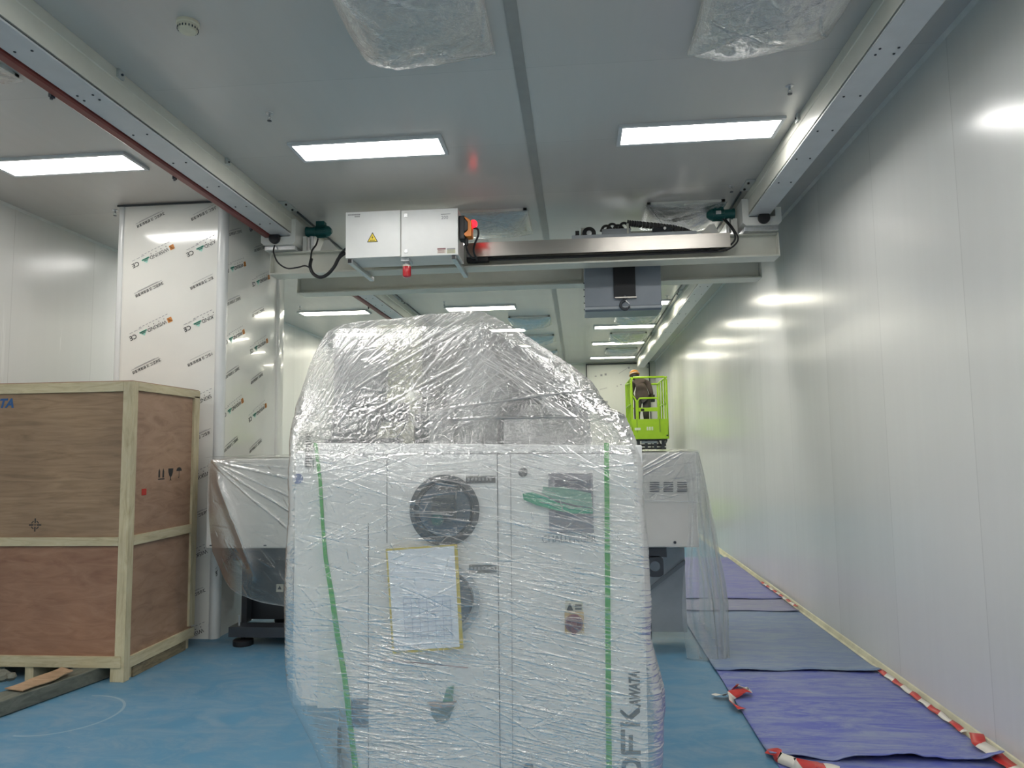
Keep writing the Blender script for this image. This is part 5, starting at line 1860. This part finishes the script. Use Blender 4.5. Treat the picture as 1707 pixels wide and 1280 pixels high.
a_, b_ = W(1078, 711.5, LY0), W(1090, 717, LY0)
for k in range(3):
    xx = a_.x + (b_.x - a_.x) * k / 3
    g.box(xx, xx + .035, LY0 - .004, LY0, b_.z, a_.z)
g.build('platform_decals', mat('decal_pale', (.6, .65, .5), .4), sl)
for xx in (LX0 + .04, LX1 - .04):
    MB().cyl((xx, LY0 - .012, ZD + .03), (xx, LY0, ZD + .03), .018, 10).build('corner_bolt', m_black, sl)
r_ = .022


def rail_tube(pts, r=r_, name='guard_rail', smooth=False):
    MB().tube(pts, r, 8, smooth=smooth).build(name, m_lime, sl, smooth=True)


# near end frame with rounded top
rail_tube([(LX0 + .02, LY0 + .02, 2.05), (LX0 + .02, LY0 + .02, 3.10), (LX0 + .06, LY0 + .02, 3.165), (LX1 - .06, LY0 + .02, 3.165), (LX1 - .02, LY0 + .02, 3.10), (LX1 - .02, LY0 + .02, 2.05)])
rail_tube([(LX0 + .02, LY0 + .02, 3.05), (LX0 + .02, LY1 - .03, 3.165)])
rail_tube([(LX0 + .02, LY0 + .02, 3.16), (LX0 + .02, LY1 - .03, 3.16), (LX0 + .02, LY1 - .03, 2.0)])
rail_tube([(LX1 - .02, LY0 + .02, 3.16), (LX1 - .02, LY1 - .03, 3.16), (LX1 - .02, LY1 - .03, 2.0)])
rail_tube([(LX0 + .02, LY1 - .03, 3.16), (LX1 - .02, LY1 - .03, 3.16)])
rail_tube([(LX0 + .02, LY1 - .03, 2.6), (LX1 - .02, LY1 - .03, 2.6)], .017)
for xx in (LX0 + .02, LX1 - .02):
    rail_tube([(xx, LY0 + .02, 2.62), (xx, LY1 - .03, 2.62)], .017)
    for yy in (15.75, 16.2, 16.65):
        rail_tube([(xx, yy, 2.0), (xx, yy, 3.16)], .017, 'rail_post')
# gate
rail_tube([(1.27, LY0 + .01, 2.28), (1.27, LY0 + .01, 2.66), (1.31, LY0 + .01, 2.72), (1.66, LY0 + .01, 2.72), (1.70, LY0 + .01, 2.66), (1.70, LY0 + .01, 2.28)], .02, 'gate_frame')
rail_tube([(LX0 + .03, LY0 + .01, 2.78), (1.20, LY0 + .01, 2.74), (1.24, LY0 + .01, 2.66), (1.24, LY0 + .01, 2.28)], .018, 'gate_frame')
MB().box(1.27, 1.70, LY0, LY0 + .02, 2.44, 2.52, .004).build('gate_bar', m_lime, sl)
MB().box(1.33, 1.40, LY0 - .012, LY0, 2.45, 2.50, .004).build('gate_latch', m_black, sl)
for xx in (1.242, 1.715):
    MB().box(xx - .004, xx + .004, LY0 - .003, LY0 + .0, 2.0, 2.28).build('gate_gap', m_dark, sl)
# control box on the rail
MB().box(1.56, 1.70, 16.0, 16.15, 2.68, 2.84, .01).cyl((1.63, 16.05, 2.84), (1.63, 16.05, 2.93), .012, 8).build('control_box', m_dark, sl)
# scissor stack and chassis
for k in range(4):
    za, zb_ = .55 + k * .325, .55 + (k + 1) * .325
    for xx in (LX0 + .08, LX1 - .08):
        MB().bar((xx, LY0 + .15, za), (xx, LY1 - .15, zb_), .035, .07).build('scissor_arm', m_dark, sl)
        MB().bar((xx + .04, LY0 + .15, zb_), (xx + .04, LY1 - .15, za), .035, .07).build('scissor_arm', m_dark, sl)
    MB().cyl((LX0 + .05, LY0 + .15, zb_), (LX1 - .05, LY0 + .15, zb_), .028, 12).build('cross_pin', m_grey, sl)
MB().box(LX0 + .03, LX1 - .03, LY0 + .06, LY1 - .06, ZD - .05, ZD).build('deck_runner', m_dark, sl)
for zz in (1.845, 1.73, 1.66, 1.6):
    MB().bar((LX0 + .06, LY0 + .12, zz), (LX1 - .06, LY0 + .12, zz), .05, .045).build('cross_beam', m_black, sl)
for xx in (LX0 + .14, LX0 + .3, LX1 - .28, LX1 - .12):
    MB().box(xx - .03, xx + .03, LY0 + .08, LY0 + .15, 1.6, 1.86, .005).build('scissor_bracket', m_dark, sl)
MB().cyl((LX0 + .2, LY0 + .1, 1.80), (LX1 - .25, LY0 + .1, 1.80), .03, 12).build('lift_cylinder', m_grey, sl)
MB().box(LX0 + .04, LX1 - .04, LY0, LY1, .18, .52, .02).build('chassis', m_lime, sl)
for xx in (LX0 + .03, LX1 - .11):
    for yy in (LY0 + .25, LY1 - .25):
        MB().cyl((xx, yy, .16), (xx + .08, yy, .16), .16, 24, .02).build('wheel', m_black, sl, smooth=True)

# worker
pw = thing('person', (1.42, 15.75, 2.0), 'person in orange hard hat and grey brown work clothes stooping on the green lift', 'person')


def skin_body(name, joints, edges, m, parent, sub=2, root=0):
    me = bpy.data.meshes.new(name)
    org = ORG[parent.name]
    me.from_pydata([tuple(Vector(j[0]) - org) for j in joints], edges, [])
    ob = bpy.data.objects.new(name, me)
    COL.objects.link(ob)
    ob.parent = parent
    md = ob.modifiers.new('skin', 'SKIN')
    md.use_smooth_shade = True
    for k, j in enumerate(joints):
        me.skin_vertices[0].data[k].radius = j[1] if isinstance(j[1], tuple) else (j[1], j[1])
    me.skin_vertices[0].data[root].use_root = True
    s_ = ob.modifiers.new('sub', 'SUBSURF')
    s_.levels = s_.render_levels = sub
    me.materials.append(m)
    ORG[ob.name] = org
    return ob


m_cloth = mat('grey_brown_workwear', (.115, .085, .075), .8, var=.15, scale=9)
m_trouser = mat('dark_grey_trousers', (.06, .055, .055), .85, var=.15)
m_skin = mat('skin_tone', (.45, .27, .19), .5)
bx, by = 1.40, 15.72
J = [((bx, by, 2.80), (.165, .135)), ((bx - .01, by, 2.92), (.175, .13)), ((bx - .02, by + .03, 3.04), (.185, .13)), ((bx - .06, by + .06, 3.13), (.15, .10)),
     ((bx - .10, by + .09, 3.165), (.055, .055)), ((bx - .135, by + .11, 3.20), (.07, .075)), ((bx - .145, by + .12, 3.25), (.075, .085)),
     # legs bent at the knee
     ((bx - .09, by, 2.72), .09), ((bx - .13, by - .10, 2.40), .062), ((bx - .12, by - .0, 2.08), .045), ((bx - .13, by - .11, 2.045), .04),
     ((bx + .09, by, 2.72), .09), ((bx + .06, by - .08, 2.40), .062), ((bx + .10, by + .02, 2.08), .045), ((bx + .09, by - .09, 2.045), .04),
     # arms: left reaches forward to the rail, right to the control box
     ((bx - .17, by + .04, 3.08), .065), ((bx - .22, by + .16, 2.86), .048), ((bx - .16, by + .36, 2.80), .036), ((bx - .14, by + .42, 2.79), .03),
     ((bx + .14, by + .04, 3.07), .07), ((bx + .20, by + .0, 2.84), .05), ((bx + .20, by + .22, 2.76), .038), ((bx + .20, by + .30, 2.78), .03)]
Eg = [(0, 1), (1, 2), (2, 3), (3, 4), (4, 5), (5, 6), (0, 7), (7, 8), (8, 9), (9, 10), (0, 11), (11, 12), (12, 13), (13, 14), (3, 15), (15, 16), (16, 17), (17, 18), (3, 19), (19, 20), (20, 21), (21, 22)]
body_o = skin_body('body', J, Eg, m_cloth, pw)
body_o.data.materials.append(m_skin)
# trousers as a separate garment over the legs
K = [((bx, by, 2.82), (.155, .13)), ((bx - .09, by, 2.71), .098), ((bx - .13, by - .10, 2.40), .072), ((bx - .12, by, 2.11), .056),
     ((bx + .09, by, 2.71), .098), ((bx + .06, by - .08, 2.40), .072), ((bx + .10, by + .02, 2.11), .056)]
skin_body('trousers', K, [(0, 1), (1, 2), (2, 3), (0, 4), (4, 5), (5, 6)], m_trouser, pw)
hc = Vector((bx - .145, by + .115, 3.262))
hd = skin_body('head', [((hc.x, hc.y, hc.z - .075), (.062, .066)), ((hc.x - .01, hc.y + .02, hc.z - .02), (.078, .088)), ((hc.x, hc.y + .0, hc.z + .03), (.075, .085))], [(0, 1), (1, 2)], m_skin, pw)
MB().lathe([(.003, .0), (.012, .012), (.010, .024), (.0, .026)], (hc.x - .03, hc.y + .10, hc.z - .04), (-.1, 1, -.2), 8).build('nose', m_skin, pw)
for s_ in (-1, 1):
    MB().lathe([(.0, -.006), (.016, -.004), (.018, .004), (.0, .008)], (hc.x + s_ * .082, hc.y + .01, hc.z - .03), (s_, 0, 0), 10).build('ear', m_skin, pw)
hm = MB().lathe([(.118, 0), (.112, .004), (.106, .03), (.092, .07), (.06, .10), (.02, .112), (.0, .113)], (hc.x, hc.y, hc.z + .005), (-.15, .35, 1), 28).build('hard_hat', mat('orange_helmet', (.85, .33, .03), .3), pw, smooth=True)
MB().lathe([(.108, .0), (.1085, .014), (.1075, .018)], (hc.x - .003, hc.y - .004, hc.z + .012), (-.15, .35, 1), 28).build('helmet_band', mat('white_band', (.8, .78, .74), .5), pw)
MB().lathe([(.098, -.075), (.102, -.02), (.100, .005)], (hc.x, hc.y - .012, hc.z - .002), (-.05, .2, 1), 24).build('hair', mat('black_hair', (.02, .017, .015), .6), pw, smooth=True)
m_glove = mat('glove_grey', (.3, .3, .3), .7)
for (hx, hy, hz) in ((bx - .14, by + .43, 2.79), (bx + .20, by + .31, 2.78)):
    hj = [((hx, hy - .02, hz), .028), ((hx, hy + .04, hz), (.036, .018)), ((hx - .032, hy + .02, hz), .013), ((hx - .045, hy + .06, hz - .02), .010)]
    he = [(0, 1), (0, 2), (2, 3)]
    for f_ in range(4):
        i0 = len(hj)
        fx = hx - .024 + f_ * .016
        hj.append(((fx, hy + .06, hz + .002), .009))
        hj.append(((fx, hy + .088 - .004 * abs(f_ - 1), hz - .012), .008))
        hj.append(((fx, hy + .092, hz - .034), .007))
        he += [(1, i0), (i0, i0 + 1), (i0 + 1, i0 + 2)]
    skin_body('hand', hj, he, m_glove, pw, 1)
for s_, xx, yy in ((-1, bx - .125, by - .05), (1, bx + .095, by - .03)):
    MB().lathe([(.0, -.13), (.042, -.115), (.048, -.02), (.045, .07), (.03, .10), (.0, .11)], (xx, yy - .02, 2.042), (0, -1, 0), 14).build('boot', mat('brown_boot', (.16, .07, .05), .6), pw, smooth=True)
